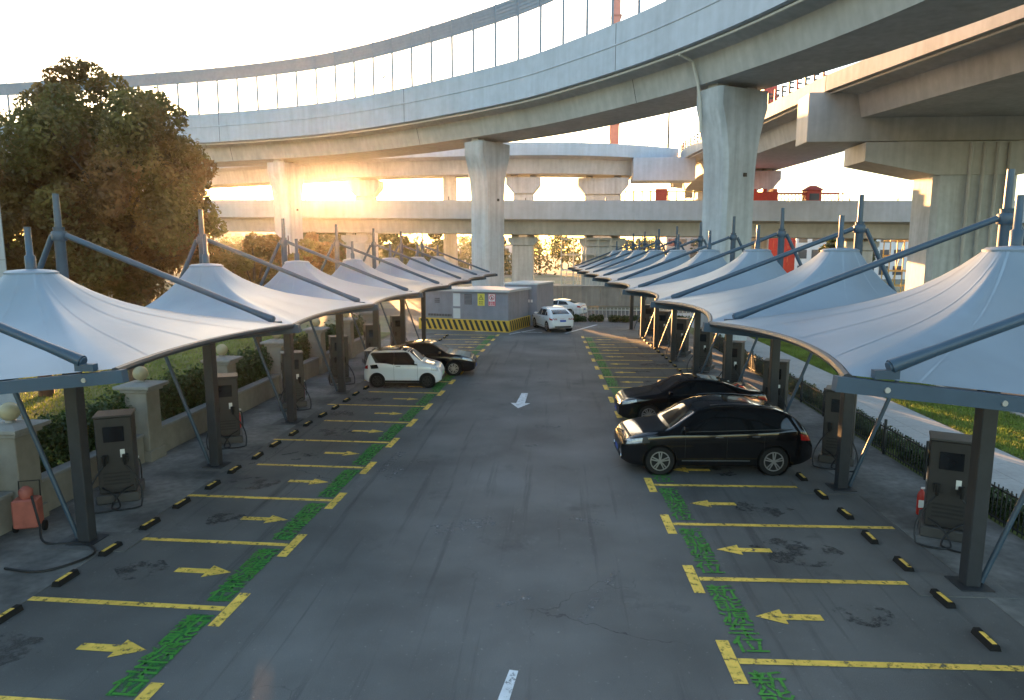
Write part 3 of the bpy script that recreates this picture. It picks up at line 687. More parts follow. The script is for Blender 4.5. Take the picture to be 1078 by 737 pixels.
# ------------------------------------------------------------------ cars
def smooth_tab(tab, xs, win=3):
    t = np.array(tab); y = np.interp(xs, t[:,0], t[:,1])
    for _ in range(win):
        y2 = y.copy(); y2[1:-1] = 0.25*y[:-2]+0.5*y[1:-1]+0.25*y[2:]; y = y2
    return y
class Car:
    def __init__(s, name, label, L_, W, H, T, paint, opts):
        s.L, s.W, s.H = L_, W, H; NS = 70; s.root = empty(name); tag(s.root, label, 'car')
        s.xs = np.linspace(0, 1, NS)
        s.zt = smooth_tab(T['top'], s.xs, 3)*H; s.zb = smooth_tab(T['belt'], s.xs, 4)*H
        s.zb = np.minimum(s.zb, s.zt-0.012); s.wb = smooth_tab(T['plan'], s.xs, 3)*W/2
        s.zs = smooth_tab(T['sill'], s.xs, 2)*H; s.wr = T.get('roofw', 0.74)*W/2
        s.sec = []
        for i in range(NS):
            zt, zb, wb, zs = s.zt[i], s.zb[i], s.wb[i], s.zs[i]; g = min(1.0, max(0.0, (zt-zb)/(0.30*H)))
            wr = wb*0.86*(1-g) + min(s.wr, wb*0.9)*g
            hz = zb-zs; gh = zt-zb
            ctl = [(0,zs),(wb*0.80,zs),(wb*0.93,zs+0.05*hz),(wb*0.975,zs+0.22*hz),(wb*0.99,zs+0.50*hz),(wb*1.0,zs+0.74*hz),(wb*0.985,zs+0.92*hz),
                   (wb*0.955,zb), (wb*0.955+(wr-wb*0.955)*0.5, zb+gh*0.50),(wr, zb+gh*0.88),(wr*0.90, zb+gh*0.955),(wr*0.6,zb+gh*0.99),(0,zt+0.0)]
            s.sec.append(ctl)
        s.sec = np.array(s.sec)                          # NS x 13 x 2 (y, z)
        mb = MB(); rings = []
        for i in range(NS):
            c = s.sec[i]; x = s.xs[i]*L_
            half = s.dense(c); ring = [(x, y, z) for y, z in half] + [(x, -y, z) for y, z in half[-2:0:-1]]
            rings.append(ring)
        mb.loft(rings)
        s.Rw = opts['wheel_r']; s.ax = opts['axles']
        body = mb.build('body', paint, s.root, 35)
        # wheel arches cut out of the body
        cut = MB()
        for ax in s.ax:
            for sg in (-1, 1):
                y0, y1 = sorted((sg*(W/2-0.30), sg*(W/2+0.2)))
                cut.lathe([(s.Rw*1.13, y0),(s.Rw*1.13, y1)], (ax,0,s.Rw*1.0), 28, 'y')
        co = cut.build('cutter', paint); md = body.modifiers.new('arch', 'BOOLEAN'); md.operation = 'DIFFERENCE'; md.object = co; md.solver = 'EXACT'
        dg = bpy.context.evaluated_depsgraph_get(); me = bpy.data.meshes.new_from_object(body.evaluated_get(dg))
        body.modifiers.clear(); body.data = me; bpy.data.objects.remove(co)
        me.materials.clear(); me.materials.append(paint)
        for ax in s.ax:
            for sg in (-1, 1):
                y0 = sg*(W/2-0.285); y1 = sg*(W/2-0.045)
                li = MB(); li.lathe([(s.Rw*1.12, y0),(s.Rw*1.12, y1)], (ax,0,s.Rw), 28, 'y')
                li.f = [f for f in li.f if len(f) == 4] + [f for f in li.f if len(f) > 4 and abs(li.v[f[0]][1]-y0) < 1e-6]
                li.build('arch_liner', M['trim'], s.root)
                s.wheel(ax, sg*(W/2-0.125), sg, opts.get('rimmat', M['rim']), opts.get('spokes', 5))
    def dense(s, c):
        out = []; n = len(c)
        for i in range(n-1):
            p0, p1, p2, p3 = c[max(i-1,0)], c[i], c[i+1], c[min(i+2,n-1)]
            for t in (0, 0.33, 0.67):
                a = 0.5*((2*p1)+(-p0+p2)*t+(2*p0-5*p1+4*p2-p3)*t*t+(-p0+3*p1-3*p2+p3)*t**3)
                out.append((max(0.0, a[0]), a[1]))
        out.append((0.0, c[-1][1])); out[0] = (0.0, c[0][1]); return out
    def section(s, x):
        f = np.clip(x/s.L, 0, 1)*(len(s.xs)-1); i = int(min(f, len(s.xs)-2)); t = f-i
        return np.array(s.dense(s.sec[i]*(1-t)+s.sec[i+1]*t))
    def side_y(s, x, z):
        q = s.section(x)[4:]; k = int(np.argmax(q[:,1])) + 1
        zz = np.maximum.accumulate(q[:k,1]); return float(np.interp(z, zz, q[:k,0]))
    def top_z(s, x, y):
        q = s.section(x)[18:]; return float(np.interp(abs(y), q[::-1,0], q[::-1,1]))
    def end_x(s, y, z, front=True):
        rng = np.linspace(0, 0.25*s.L, 60); rng = rng if front else s.L-rng
        for x in rng:
            q = s.section(x)
            if q[:,1].max() >= z and q[0,1] <= z and s.side_y(x, z) >= abs(y): return float(x)
        return float(rng[-1])
    def patch(s, name, m, quad, kind, sg=1, off=0.006, n=8, mm=6, parent=None, thick=0.0):
        (a, b, c, d) = [np.array(p, float) for p in quad]
        P = []
        for i in range(n+1):
            row = []
            for j in range(mm+1):
                u, v = i/n, j/mm; p = a*(1-u)*(1-v)+b*u*(1-v)+c*u*v+d*(1-u)*v
                if kind == 'side': row.append((p[0], sg*(s.side_y(p[0],p[1])+off), p[1]))
                elif kind == 'top': row.append((p[0], p[1], s.top_z(p[0],p[1])+off))
                elif kind == 'front': row.append((s.end_x(p[0],p[1],True)-off, p[0], p[1]))
                else: row.append((s.end_x(p[0],p[1],False)+off, p[0], p[1]))
            P.append(row)
        return MB().grid(P).build(name, m, parent or s.root, 60)
    def wheel(s, x, y, sg, rimm, spokes):
        w = empty('wheel'); w.parent = s.root; w.location = (x, y, s.Rw); Rw = s.Rw
        MB().lathe([(Rw*0.66,-0.10),(Rw*0.93,-0.11),(Rw,-0.08),(Rw,0.08),(Rw*0.93,0.11),(Rw*0.66,0.10)], (0,0,0), 32, 'y').build('tyre', M['rubber'], w, 50)
        rb = MB(); yo = sg*0.105
        def ring(r0, r1, ya, yb): rb.lathe([(r0,ya),(r1,ya),(r1,yb),(r0,yb),(r0,ya)], (0,0,0), 32, 'y')
        ring(Rw*0.60, Rw*0.67, yo-0.03*sg, yo+0.008*sg); rb.lathe([(0.001,yo-0.03*sg),(0.055,yo-0.03*sg),(0.05,yo+0.006*sg),(0.001,yo+0.006*sg)], (0,0,0), 14, 'y')
        for k in range(spokes):
            a = 2*math.pi*k/spokes+0.3; d = Vector((math.cos(a),0,math.sin(a))); t = Vector((-math.sin(a),0,math.cos(a)))
            for q in (-1, 1):
                p0 = d*0.04+t*q*0.012+Vector((0,yo,0)); p1 = d*Rw*0.63+t*q*0.035+Vector((0,yo-0.004*sg,0))
                rb.bar(p0, p1, 0.03, 0.018, (0,1,0))
        rb.build('rim', rimm, w, 40)
        MB().lathe([(0.002,yo-0.055*sg),(Rw*0.62,yo-0.055*sg),(Rw*0.62,yo-0.05*sg),(0.002,yo-0.05*sg)], (0,0,0), 24, 'y').build('brake_disc', M['darkrim'], w)
    def mirror(s, x, z, m):
        for sg in (-1, 1):
            y = s.side_y(x, z)
            o = MB().loft([[(x+dx, sg*(y+0.02+t*0.2), z+0.06+dz*(0.75 if t in (0,1) else 1)) for dx, dz in ((-0.06,-0.05),(0.03,-0.06),(0.05,0.0),(0.03,0.06),(-0.06,0.05),(-0.08,0))] for t in (0,0.3,0.8,1)]).build('mirror', m, s.root, 40)
            MB().bar((x-0.02, sg*(y-0.02), z-0.0), (x-0.01, sg*(y+0.08), z+0.03), 0.06, 0.03).build('mirror_arm', M['trim'], o)
    def handles(s, spots, m):
        for (x, z) in spots:
            for sg in (-1, 1):
                y = s.side_y(x, z); MB().box(x-0.10, x+0.10, min(sg*(y+0.002),sg*(y+0.03)), max(sg*(y+0.002),sg*(y+0.03)), z-0.014, z+0.014, 0.006).build('door_handle', m, s.root)
    def seams(s, xs_, z0, z1):
        for x in xs_:
            for sg in (-1, 1): s.patch('door_seam', M['trim'], [(x-0.004,z0),(x+0.004,z0),(x+0.004,z1),(x-0.004,z1)], 'side', sg, 0.003, 1, 10)
    def place(s, x, y, ang):                       # ang: direction the nose points (world, radians); x, y is the body centre
        c, sn = math.cos(ang+math.pi), math.sin(ang+math.pi)
        s.root.rotation_euler = (0,0,ang+math.pi); s.root.location = (x - c*s.L/2, y - sn*s.L/2, 0.006)
SUVT = dict(top=[(0,.42),(.015,.50),(.05,.548),(.12,.60),(.24,.65),(.40,.94),(.47,.985),(.56,1.0),(.70,.985),(.82,.935),(.885,.87),(.95,.70),(.975,.61),(.99,.50),(1,.44)],
            belt=[(0,.40),(.015,.48),(.05,.53),(.12,.575),(.255,.615),(.45,.625),(.80,.665),(.93,.685),(.975,.60),(1,.42)],
            plan=[(0,.74),(.012,.84),(.04,.91),(.10,.965),(.2,1),(.8,1),(.93,.96),(.98,.88),(1,.80)],
            sill=[(0,.20),(.04,.14),(.12,.125),(.88,.125),(.95,.16),(1,.22)], roofw=.76)
SEDT = dict(top=[(0,.42),(.015,.52),(.05,.57),(.12,.62),(.265,.685),(.42,.965),(.50,1.0),(.58,.995),(.70,.94),(.85,.775),(.93,.755),(.985,.735),(.995,.55),(1,.46)],
            belt=[(0,.40),(.015,.50),(.05,.55),(.12,.59),(.265,.645),(.5,.665),(.8,.70),(.93,.725),(.985,.70),(1,.44)],
            plan=[(0,.70),(.012,.81),(.04,.90),(.10,.965),(.2,1),(.8,1),(.93,.95),(.98,.88),(1,.80)],
            sill=[(0,.19),(.04,.13),(.12,.12),(.88,.12),(.95,.15),(1,.22)], roofw=.72)
MINT = dict(top=[(0,.40),(.02,.50),(.06,.56),(.13,.60),(.24,.655),(.42,.955),(.52,1.0),(.68,.995),(.86,.955),(.93,.93),(.965,.68),(.985,.60),(1,.46)],
            belt=[(0,.38),(.02,.48),(.06,.53),(.13,.57),(.24,.60),(.5,.61),(.75,.66),(.93,.72),(.985,.58),(1,.44)],
            plan=[(0,.72),(.02,.83),(.06,.92),(.13,.97),(.25,1),(.8,1),(.93,.96),(.98,.90),(1,.82)],
            sill=[(0,.19),(.05,.13),(.12,.12),(.88,.12),(.95,.14),(1,.2)], roofw=.76)
SUVC = dict(SUVT); SUVC['top'] = [(0,.42),(.015,.50),(.05,.555),(.12,.60),(.265,.66),(.42,.955),(.50,1.0),(.60,.99),(.72,.94),(.84,.84),(.93,.73),(.975,.68),(.99,.52),(1,.44)]
def suv(label, paint, L_=4.85, W=1.9, H=1.74, plate='blueplate', detail=True, T=None):
    c = Car('parked_car', label, L_, W, H, T or SUVT, paint, dict(wheel_r=0.365, axles=(0.93, 0.93+0.592*L_)))
    k = L_; h = H; G = M['carglass']
    c.patch('windscreen', G, [(.255*k,-.37*W),(.255*k,.37*W),(.395*k,.30*W),(.395*k,-.30*W)], 'top', n=12, mm=8)
    c.patch('rear_window', G, [(.77*k,-.29*W),(.77*k,.29*W),(.92*k,.33*W),(.92*k,-.33*W)], 'top', n=10, mm=8) if T else c.patch('rear_window', G, [(-.33*W,.70*h),(.33*W,.70*h),(.27*W,.90*h),(-.27*W,.90*h)], 'rear', n=10, mm=6)
    for sg in (-1, 1):
        c.patch('side_window', G, [(.335*k,.645*h),(.535*k,.645*h),(.535*k,.905*h),(.435*k,.900*h)], 'side', sg)
        c.patch('side_window', G, [(.548*k,.648*h),(.715*k,.660*h),(.715*k,.895*h),(.548*k,.905*h)], 'side', sg)
        c.patch('side_window', G, [(.728*k,.665*h),(.83*k,.69*h),(.775*k,.80*h),(.728*k,.83*h)] if T else [(.728*k,.665*h),(.875*k,.695*h),(.845*k,.870*h),(.728*k,.893*h)], 'side', sg)
        c.patch('window_trim', M['trim'], [(.330*k,.628*h),(.880*k,.672*h),(.880*k,.682*h),(.330*k,.638*h)], 'side', sg, .008, 16, 1)
        c.patch('lamp_bezel', M['trim'], [(.014*k,.420*h),(.140*k,.478*h),(.128*k,.560*h),(.024*k,.520*h)], 'side', sg, .006)
        c.patch('headlight', M['lamp'], [(.022*k,.440*h),(.100*k,.478*h),(.104*k,.545*h),(.030*k,.512*h)], 'side', sg, .010)
        c.patch('taillight', M['tail'], [(.925*k,.52*h),(.985*k,.50*h),(.985*k,.565*h),(.920*k,.61*h)], 'side', sg, .008)
        c.patch('taillight', M['tail'], [(sg*.22*W,.52*h),(sg*.41*W,.52*h),(sg*.41*W,.60*h),(sg*.22*W,.58*h)], 'rear', off=.01)
        c.patch('sill_trim', M['chrome'], [(.31*k,.212*h),(.665*k,.212*h),(.665*k,.228*h),(.31*k,.228*h)], 'side', sg, .012, 12, 1)
        c.patch('body_crease', M['chrome'] if False else paint, [(.25*k,.50*h),(.50*k,.525*h),(.50*k,.532*h),(.25*k,.507*h)], 'side', sg, .010, 8, 1)
        MB().tube([(x*k, sg*.345*W, c.top_z(x*k, .345*W)+.045) for x in (.46,.50,.58,.66,.74,.80)], .016, 6).build('roof_rail', M['chrome'] if detail else M['trim'], c.root, True)
        MB().lathe([(.03,0),(.055,.0),(.06,.02),(.03,.02)], (c.end_x(.33*W,.24*h)-.01, sg*.33*W, .24*h), 14, 'x').build('fog_lamp', M['chrome'], c.root, 50)
    c.patch('grille', M['trim'], [(-.24*W,.30*h),(.24*W,.30*h),(.27*W,.43*h),(-.27*W,.43*h)], 'front', off=.01)
    for z in (.33,.36,.39): c.patch('grille_bar', M['chrome'], [(-.235*W,z*h),(.235*W,z*h),(.235*W,(z+.007)*h),(-.235*W,(z+.007)*h)], 'front', off=.018, mm=1)
    c.patch('lower_intake', M['trim'], [(-.34*W,.19*h),(.34*W,.19*h),(.32*W,.25*h),(-.32*W,.25*h)], 'front', off=.01)
    c.patch('number_plate', M[plate], [(-.22,.255*h),(.22,.255*h),(.22,.255*h+.13),(-.22,.255*h+.13)], 'front', off=.02)
    c.patch('rear_plate', M[plate], [(-.22,.44*h),(.22,.44*h),(.22,.44*h+.13),(-.22,.44*h+.13)], 'rear', off=.02)
    c.patch('rear_bumper_trim', M['trim'], [(-.40*W,.20*h),(.40*W,.20*h),(.40*W,.27*h),(-.40*W,.27*h)], 'rear', off=.01)
    c.mirror(.325*k, .655*h, paint); c.handles([(.50*k,.565*h),(.69*k,.575*h)], M['chrome']); c.seams((.325*k,.542*k,.735*k), .20*h, .63*h)
    MB().tube([(.80*k,0,c.top_z(.80*k,0)),(.83*k,0,c.top_z(.83*k,0)+.07)], .02, 6).build('antenna', M['trim'], c.root, True)
    return c
def sedan(label, paint, L_=4.85, W=1.84, H=1.46, plate='blueplate'):
    c = Car('parked_car', label, L_, W, H, SEDT, paint, dict(wheel_r=0.335, axles=(0.92, 0.92+0.578*L_), spokes=7))
    k = L_; h = H; G = M['carglass']
    c.patch('windscreen', G, [(.282*k,-.37*W),(.282*k,.37*W),(.420*k,.30*W),(.420*k,-.30*W)], 'top', n=12, mm=8)
    c.patch('rear_window', G, [(.70*k,-.29*W),(.70*k,.29*W),(.845*k,.33*W),(.845*k,-.33*W)], 'top', n=12, mm=8)
    c.patch('sunroof', G, [(.47*k,-.21*W),(.47*k,.21*W),(.60*k,.21*W),(.60*k,-.21*W)], 'top', n=8, mm=6)
    for sg in (-1, 1):
        c.patch('side_window', G, [(.345*k,.680*h),(.535*k,.690*h),(.535*k,.925*h),(.455*k,.915*h)], 'side', sg)
        c.patch('side_window', G, [(.548*k,.692*h),(.745*k,.715*h),(.690*k,.875*h),(.548*k,.925*h)], 'side', sg)
        c.patch('window_trim', M['trim'], [(.335*k,.668*h),(.765*k,.706*h),(.765*k,.714*h),(.335*k,.676*h)], 'side', sg, .008, 14, 1)
        c.patch('headlight', M['lamp'], [(.018*k,.44*h),(.115*k,.52*h),(.110*k,.575*h),(.026*k,.52*h)], 'side', sg, .008)
        c.patch('taillight', M['tail'], [(.915*k,.57*h),(.985*k,.55*h),(.985*k,.66*h),(.915*k,.665*h)], 'side', sg, .008)
        c.patch('taillight', M['tail'], [(sg*.22*W,.58*h),(sg*.41*W,.57*h),(sg*.41*W,.66*h),(sg*.22*W,.66*h)], 'rear', off=.01)
    c.patch('grille', M['trim'], [(-.26*W,.22*h),(.26*W,.22*h),(.24*W,.44*h),(-.24*W,.44*h)], 'front', off=.01)
    for z in (.26,.31,.36): c.patch('grille_bar', M['chrome'], [(-.23*W,z*h),(.23*W,z*h),(.23*W,(z+.008)*h),(-.23*W,(z+.008)*h)], 'front', off=.018, mm=1)
    c.patch('bumper_trim', M['chrome'], [(-.38*W,.195*h),(.38*W,.195*h),(.38*W,.208*h),(-.38*W,.208*h)], 'front', off=.014, mm=1)
    c.patch('number_plate', M[plate], [(-.22,.225*h),(.22,.225*h),(.22,.225*h+.13),(-.22,.225*h+.13)], 'front', off=.025)
    c.patch('rear_plate', M[plate], [(-.22,.40*h),(.22,.40*h),(.22,.40*h+.13),(-.22,.40*h+.13)], 'rear', off=.02)
    c.mirror(.335*k, .685*h, paint); c.handles([(.50*k,.60*h),(.68*k,.615*h)], M['chrome']); c.seams((.325*k,.542*k,.73*k), .17*h, .66*h)
    return c
def mini(label):
    L_, W, H = 3.15, 1.62, 1.55; p = M['carwhite']
    c = Car('parked_car', label, L_, W, H, MINT, p, dict(wheel_r=0.295, axles=(0.56, 2.60), rimmat=M['darkrim'], spokes=6)); k = L_; h = H; G = M['carglass']
    c.patch('windscreen', G, [(.262*k,-.37*W),(.262*k,.37*W),(.41*k,.31*W),(.41*k,-.31*W)], 'top', n=12, mm=8)
    c.patch('black_roof', M['carblack'], [(.42*k,-.345*W),(.42*k,.345*W),(.92*k,.335*W),(.92*k,-.335*W)], 'top', n=14, mm=8)
    c.patch('rear_window', G, [(-.33*W,.66*h),(.33*W,.66*h),(.28*W,.90*h),(-.28*W,.90*h)], 'rear')
    c.patch('tailgate', M['carblack'], [(-.36*W,.46*h),(.36*W,.46*h),(.34*W,.65*h),(-.34*W,.65*h)], 'rear', off=.008)
    for sg in (-1, 1):
        c.patch('side_window', G, [(.31*k,.605*h),(.60*k,.61*h),(.60*k,.925*h),(.435*k,.925*h)], 'side', sg)
        c.patch('side_window', G, [(.608*k,.61*h),(.80*k,.68*h),(.90*k,.90*h),(.608*k,.925*h)], 'side', sg)
        c.patch('window_band', M['trim'], [(.30*k,.595*h),(.84*k,.66*h),(.92*k,.915*h),(.43*k,.935*h)], 'side', sg, .004, 14, 8)
        c.patch('pillar_panel', M['carblack'], [(.80*k,.52*h),(.90*k,.50*h),(.91*k,.60*h),(.82*k,.62*h)], 'side', sg, .007)
        c.patch('headlight', M['lamp'], [(.03*k,.43*h),(.13*k,.47*h),(.13*k,.56*h),(.045*k,.53*h)], 'side', sg, .008)
        c.patch('taillight', M['tail'], [(.94*k,.50*h),(.985*k,.50*h),(.985*k,.57*h),(.94*k,.60*h)], 'side', sg, .008)
        c.patch('hood_stripe', M['trim'], [(.08*k,sg*.16*W),(.22*k,sg*.20*W),(.22*k,sg*.26*W),(.08*k,sg*.22*W)], 'top', n=8, mm=2)
        c.patch('sill_trim', M['trim'], [(.27*k,.135*h),(.75*k,.135*h),(.75*k,.20*h),(.27*k,.20*h)], 'side', sg, .008)
        MB().bar((.90*k,sg*.30*W,.955*h),(1.0*k,sg*.28*W,.955*h),.05,.02).build('spoiler_end', p, c.root)
    MB().box(.93*k,1.005*k,-.30*W,.30*W,.945*h,.965*h,.006).build('roof_spoiler', p, c.root)
    c.patch('bumper_trim', M['trim'], [(-.34*W,.17*h),(.34*W,.17*h),(.30*W,.27*h),(-.30*W,.27*h)], 'front', off=.01)
    c.patch('number_plate', M['greenplate'], [(-.22,.29*h),(.22,.29*h),(.22,.29*h+.13),(-.22,.29*h+.13)], 'front', off=.02)
    c.mirror(.315*k, .64*h, p); c.handles([(.55*k,.57*h)], M['chrome']); c.seams((.30*k,.605*k), .2*h, .62*h)
    return c
suv('glossy black estate SUV with chrome sill strip, nearest car, right row', M['carblack'], 4.72).place(3.92, 17.55, R(183))
sedan('low black saloon parked just behind the black SUV, right row', M['carblack'], 4.75).place(4.32, 22.45, R(182))
mini('small white hatchback with black roof in the left row').place(-6.35, 27.75, R(3))
sedan('black saloon half hidden behind the small white hatchback', M['carblack'], 4.6).place(-6.05, 30.6, R(2))
c5 = suv('white SUV seen from behind leaving the aisle beside the substation', M['carwhite'], 4.5, 1.84, 1.66, T=SUVC); c5.place(-0.45, 48.7, R(110))
sedan('white saloon parked beyond the substation ahead of the white SUV', M['carwhite'], 4.6).place(0.05, 59.2, R(160))

# ------------------------------------------------------------------ substation
def substation():
    A = gz(443,346); B = gz(480,348.5); C_ = gz(535,350); 
    r_ = empty('substation', (-5.3, 50, 0)); tag(r_, 'grey box substation with warning signs and hazard-striped plinth', 'substation')
    O = Vector((-5.3,50,0))
    d = Vector((C_.x-A.x, C_.y-A.y, 0)).normalized(); nb = Vector((-d.y, d.x, 0))      # along the front, and towards the back
    Lf = (Vector((C_.x,C_.y,0))-Vector((A.x,A.y,0))).length
    def Q(t, b, z): return Vector((A.x,A.y,0)) + d*t + nb*b + Vector((0,0,z)) - O
    def bx(name, t0, t1, b0, b1, z0, z1, m, par=r_):
        return MB().loft([[Q(t,b,z) for t,b in ((t0,b0),(t1,b0),(t1,b1),(t0,b1))] for z in (z0,z1)]).build(name, m, par)
    t1 = Lf*0.36; t2 = Lf
    bx('plinth', -0.1, t2+0.1, -0.1, 4.4, 0.0, 0.80, M['hazy'])
    # slanted hazard stripes, proud of the plinth
    def stripes(p0, du, n_out, length):
        k = 0.0
        while k < length-0.1:
            a = p0+du*k + n_out*0.012; w = 0.21
            vs = [a+Vector((0,0,0.06)), a+du*w+Vector((0,0,0.06)), a+du*(w-0.30)+Vector((0,0,0.76)), a+du*(-0.30)+Vector((0,0,0.76))]
            if k > 0.35: MB().add(vs, [(0,1,2,3)]).build('hazard_stripe', M['hazk'], r_)
            k += 0.42
    stripes(Q(-0.1,-0.1,0), d, -nb, t2+0.2); stripes(Q(t2+0.1,-0.1,0), nb, d, 4.4)
    bx('left_block', 0.0, t1, 0.25, 4.0, 0.801, 2.72, M['subwall']); bx('left_roof', -0.1, t1+0.02, 0.1, 4.15, 2.722, 2.84, M['subroof'])
    bx('main_block', t1+0.05, t2, 0.0, 4.2, 0.802, 2.74, M['subwall']); bx('main_roof', t1-0.05, t2+0.18, -0.2, 4.4, 2.742, 2.90, M['subroof'])
    bx('door', t1+0.18, t1+0.72, -0.03, 0.02, 0.85, 2.6, M['doorl']); bx('door_mullion', t1+0.16, t1+0.74, -0.045, -0.03, 1.55, 1.70, M['subwall'])
    vt = bx('vent', t1+1.05, t1+1.60, -0.03, 0.02, 1.85, 2.55, M['subdark'])
    for i in range(7): bx('vent_slat', t1+1.07, t1+1.58, -0.05, -0.032, 1.90+i*0.09, 1.93+i*0.09, M['subwall'], vt)
    # yellow warning sign and red prohibition sign
    def sign(t0, name, frame, panel, kind):
        s_ = bx(name, t0, t0+0.52, -0.035, -0.005, 1.78, 2.62, frame)
        bx('sign_face', t0+0.03, t0+0.49, -0.040, -0.036, 1.81, 2.59, panel, s_)
        def poly(pts, m, b): MB().add([Q(t0+x, b, z) for x, z in pts], [tuple(range(len(pts)))]).build('symbol', m, s_)
        cx_, cz_ = 0.26, 2.36
        if kind == 'tri':
            poly([(cx_-0.19,cz_-0.15),(cx_+0.19,cz_-0.15),(cx_,cz_+0.18)], M['signk'], -0.043)
            poly([(cx_-0.13,cz_-0.115),(cx_+0.13,cz_-0.115),(cx_,cz_+0.115)], M['signy'], -0.046)
            poly([(cx_+0.03,cz_+0.05),(cx_-0.05,cz_-0.03),(cx_-0.005,cz_-0.03),(cx_-0.03,cz_-0.10),(cx_+0.055,cz_-0.005),(cx_+0.005,cz_-0.005)], M['signk'], -0.049)
            txt = ('有电', '危险'); tm = M['signk']
        else:
            poly([(cx_+0.19*math.cos(a),cz_+0.19*math.sin(a)) for a in np.linspace(0,6.2,28)], M['signr'], -0.043)
            poly([(cx_+0.14*math.cos(a),cz_+0.14*math.sin(a)) for a in np.linspace(0,6.2,28)], M['signw'], -0.046)
            poly([(cx_-0.14,cz_+0.11),(cx_-0.11,cz_+0.14),(cx_+0.14,cz_-0.11),(cx_+0.11,cz_-0.14)], M['signr'], -0.049)
            poly([(cx_-0.05,cz_-0.11),(cx_+0.03,cz_-0.11),(cx_+0.06,cz_+0.02),(cx_,cz_+0.10),(cx_-0.04,cz_+0.02)], M['signk'], -0.0475)
            poly([(0.05,1.84),(0.47,1.84),(0.47,2.10),(0.05,2.10)], M['signr'], -0.043); txt = ('禁止', '攀登'); tm = M['signw']
        for i, tx_ in enumerate(txt):
            cu = bpy.data.curves.new('sign_text', 'FONT'); cu.body = tx_; cu.size = 0.155; cu.align_x = 'CENTER'; cu.resolution_u = 1
            o = bpy.data.objects.new('tmp', cu); COL.objects.link(o); dg = bpy.context.evaluated_depsgraph_get()
            me = bpy.data.meshes.new_from_object(o.evaluated_get(dg)); bpy.data.objects.remove(o); me.materials.clear(); me.materials.append(tm)
            for v in me.vertices: v.co = Q(t0+0.26+v.co.x, -0.052, 2.00-i*0.15+v.co.y)
            link('sign_text', me, s_)
    sign(t1+2.05, 'warning_sign', M['signy'], M['signy'], 'tri'); sign(t1+2.85, 'prohibition_sign', M['signr'], M['signw'], 'pro')
    # farther, taller kiosk on the right
    bx('rear_block', t2-2.0, t2+0.55, 3.6+1.0, 8.8, 0.0, 3.05, M['subwall']); bx('rear_roof', t2-2.1, t2+0.65, 4.5, 8.9, 3.052, 3.17, M['subroof'])
    bx('rear_door', t2-1.8, t2-0.9, 4.55, 4.60, 0.2, 2.3, M['subdark'])
    for i in range(4): bx('small_plate', t2-0.65+i*0.24, t2-0.50+i*0.24, 4.56, 4.60, 1.75, 1.95, M['signw'])
    for i in range(3): bx('vent_slat', 1.05, 1.40, 0.20, 0.25, 1.9+i*0.13, 1.96+i*0.13, M['subdark'])
    for i in range(9): bx('vent_slat', 0.5+i*0.22, 0.66+i*0.22, 0.20, 0.25, 0.95, 1.10, M['subdark'])
substation()

# ------------------------------------------------------------------ viaducts
def resample(C_, step):
    d = np.r_[0, np.cumsum(np.linalg.norm(np.diff(C_[:,:2],axis=0),axis=1))]; n = max(2, int(d[-1]/step)+1); s = np.linspace(0, d[-1], n)
    return np.stack([np.interp(s, d, C_[:,k]) for k in range(C_.shape[1])],1), s
class Deck:
    """near-edge curve (x, y, dz); n points away from the camera side"""
    def __init__(s, pts, side=1, per=10, step=1.2):
        s.C, s.S = resample(catmull([(*p, 0.0) if len(p) == 2 else p for p in pts], per), step)
        t = np.gradient(s.C[:,:2],axis=0); t /= np.linalg.norm(t,axis=1)[:,None]; s.T = t
        s.N = np.stack([-t[:,1], t[:,0]],1)*side
    def at(s, i, n, z): return (s.C[i,0]+s.N[i,0]*n, s.C[i,1]+s.N[i,1]*n, z+s.C[i,2])
    def pos(s, dist, n, z):
        f = [np.interp(dist, s.S, s.C[:,k]) for k in range(3)]; nn = [np.interp(dist, s.S, s.N[:,k]) for k in range(2)]
        return Vector((f[0]+nn[0]*n, f[1]+nn[1]*n, z+f[2]))
    def sweep(s, name, prof, m, parent, i0=0, i1=None, smooth=30):
        i1 = len(s.C) if i1 is None else i1
        return MB().loft([[s.at(i, n, z) for n, z in prof] for i in range(i0, i1)]).build(name, m, parent, smooth)
    def dist_at_px(s, px, n):
        best = None
        for q in np.linspace(0, s.S[-1], 2000):
            p = s.pos(q, n, 10.0); d = p - Vector((0,0,CAMH)); dd = d.dot(_f)
            if dd < 1: continue
            x = PW/2 + FPX*d.dot(_r)/dd
            if best is None or abs(x-px) < best[0]: best = (abs(x-px), q)
        return best[1]
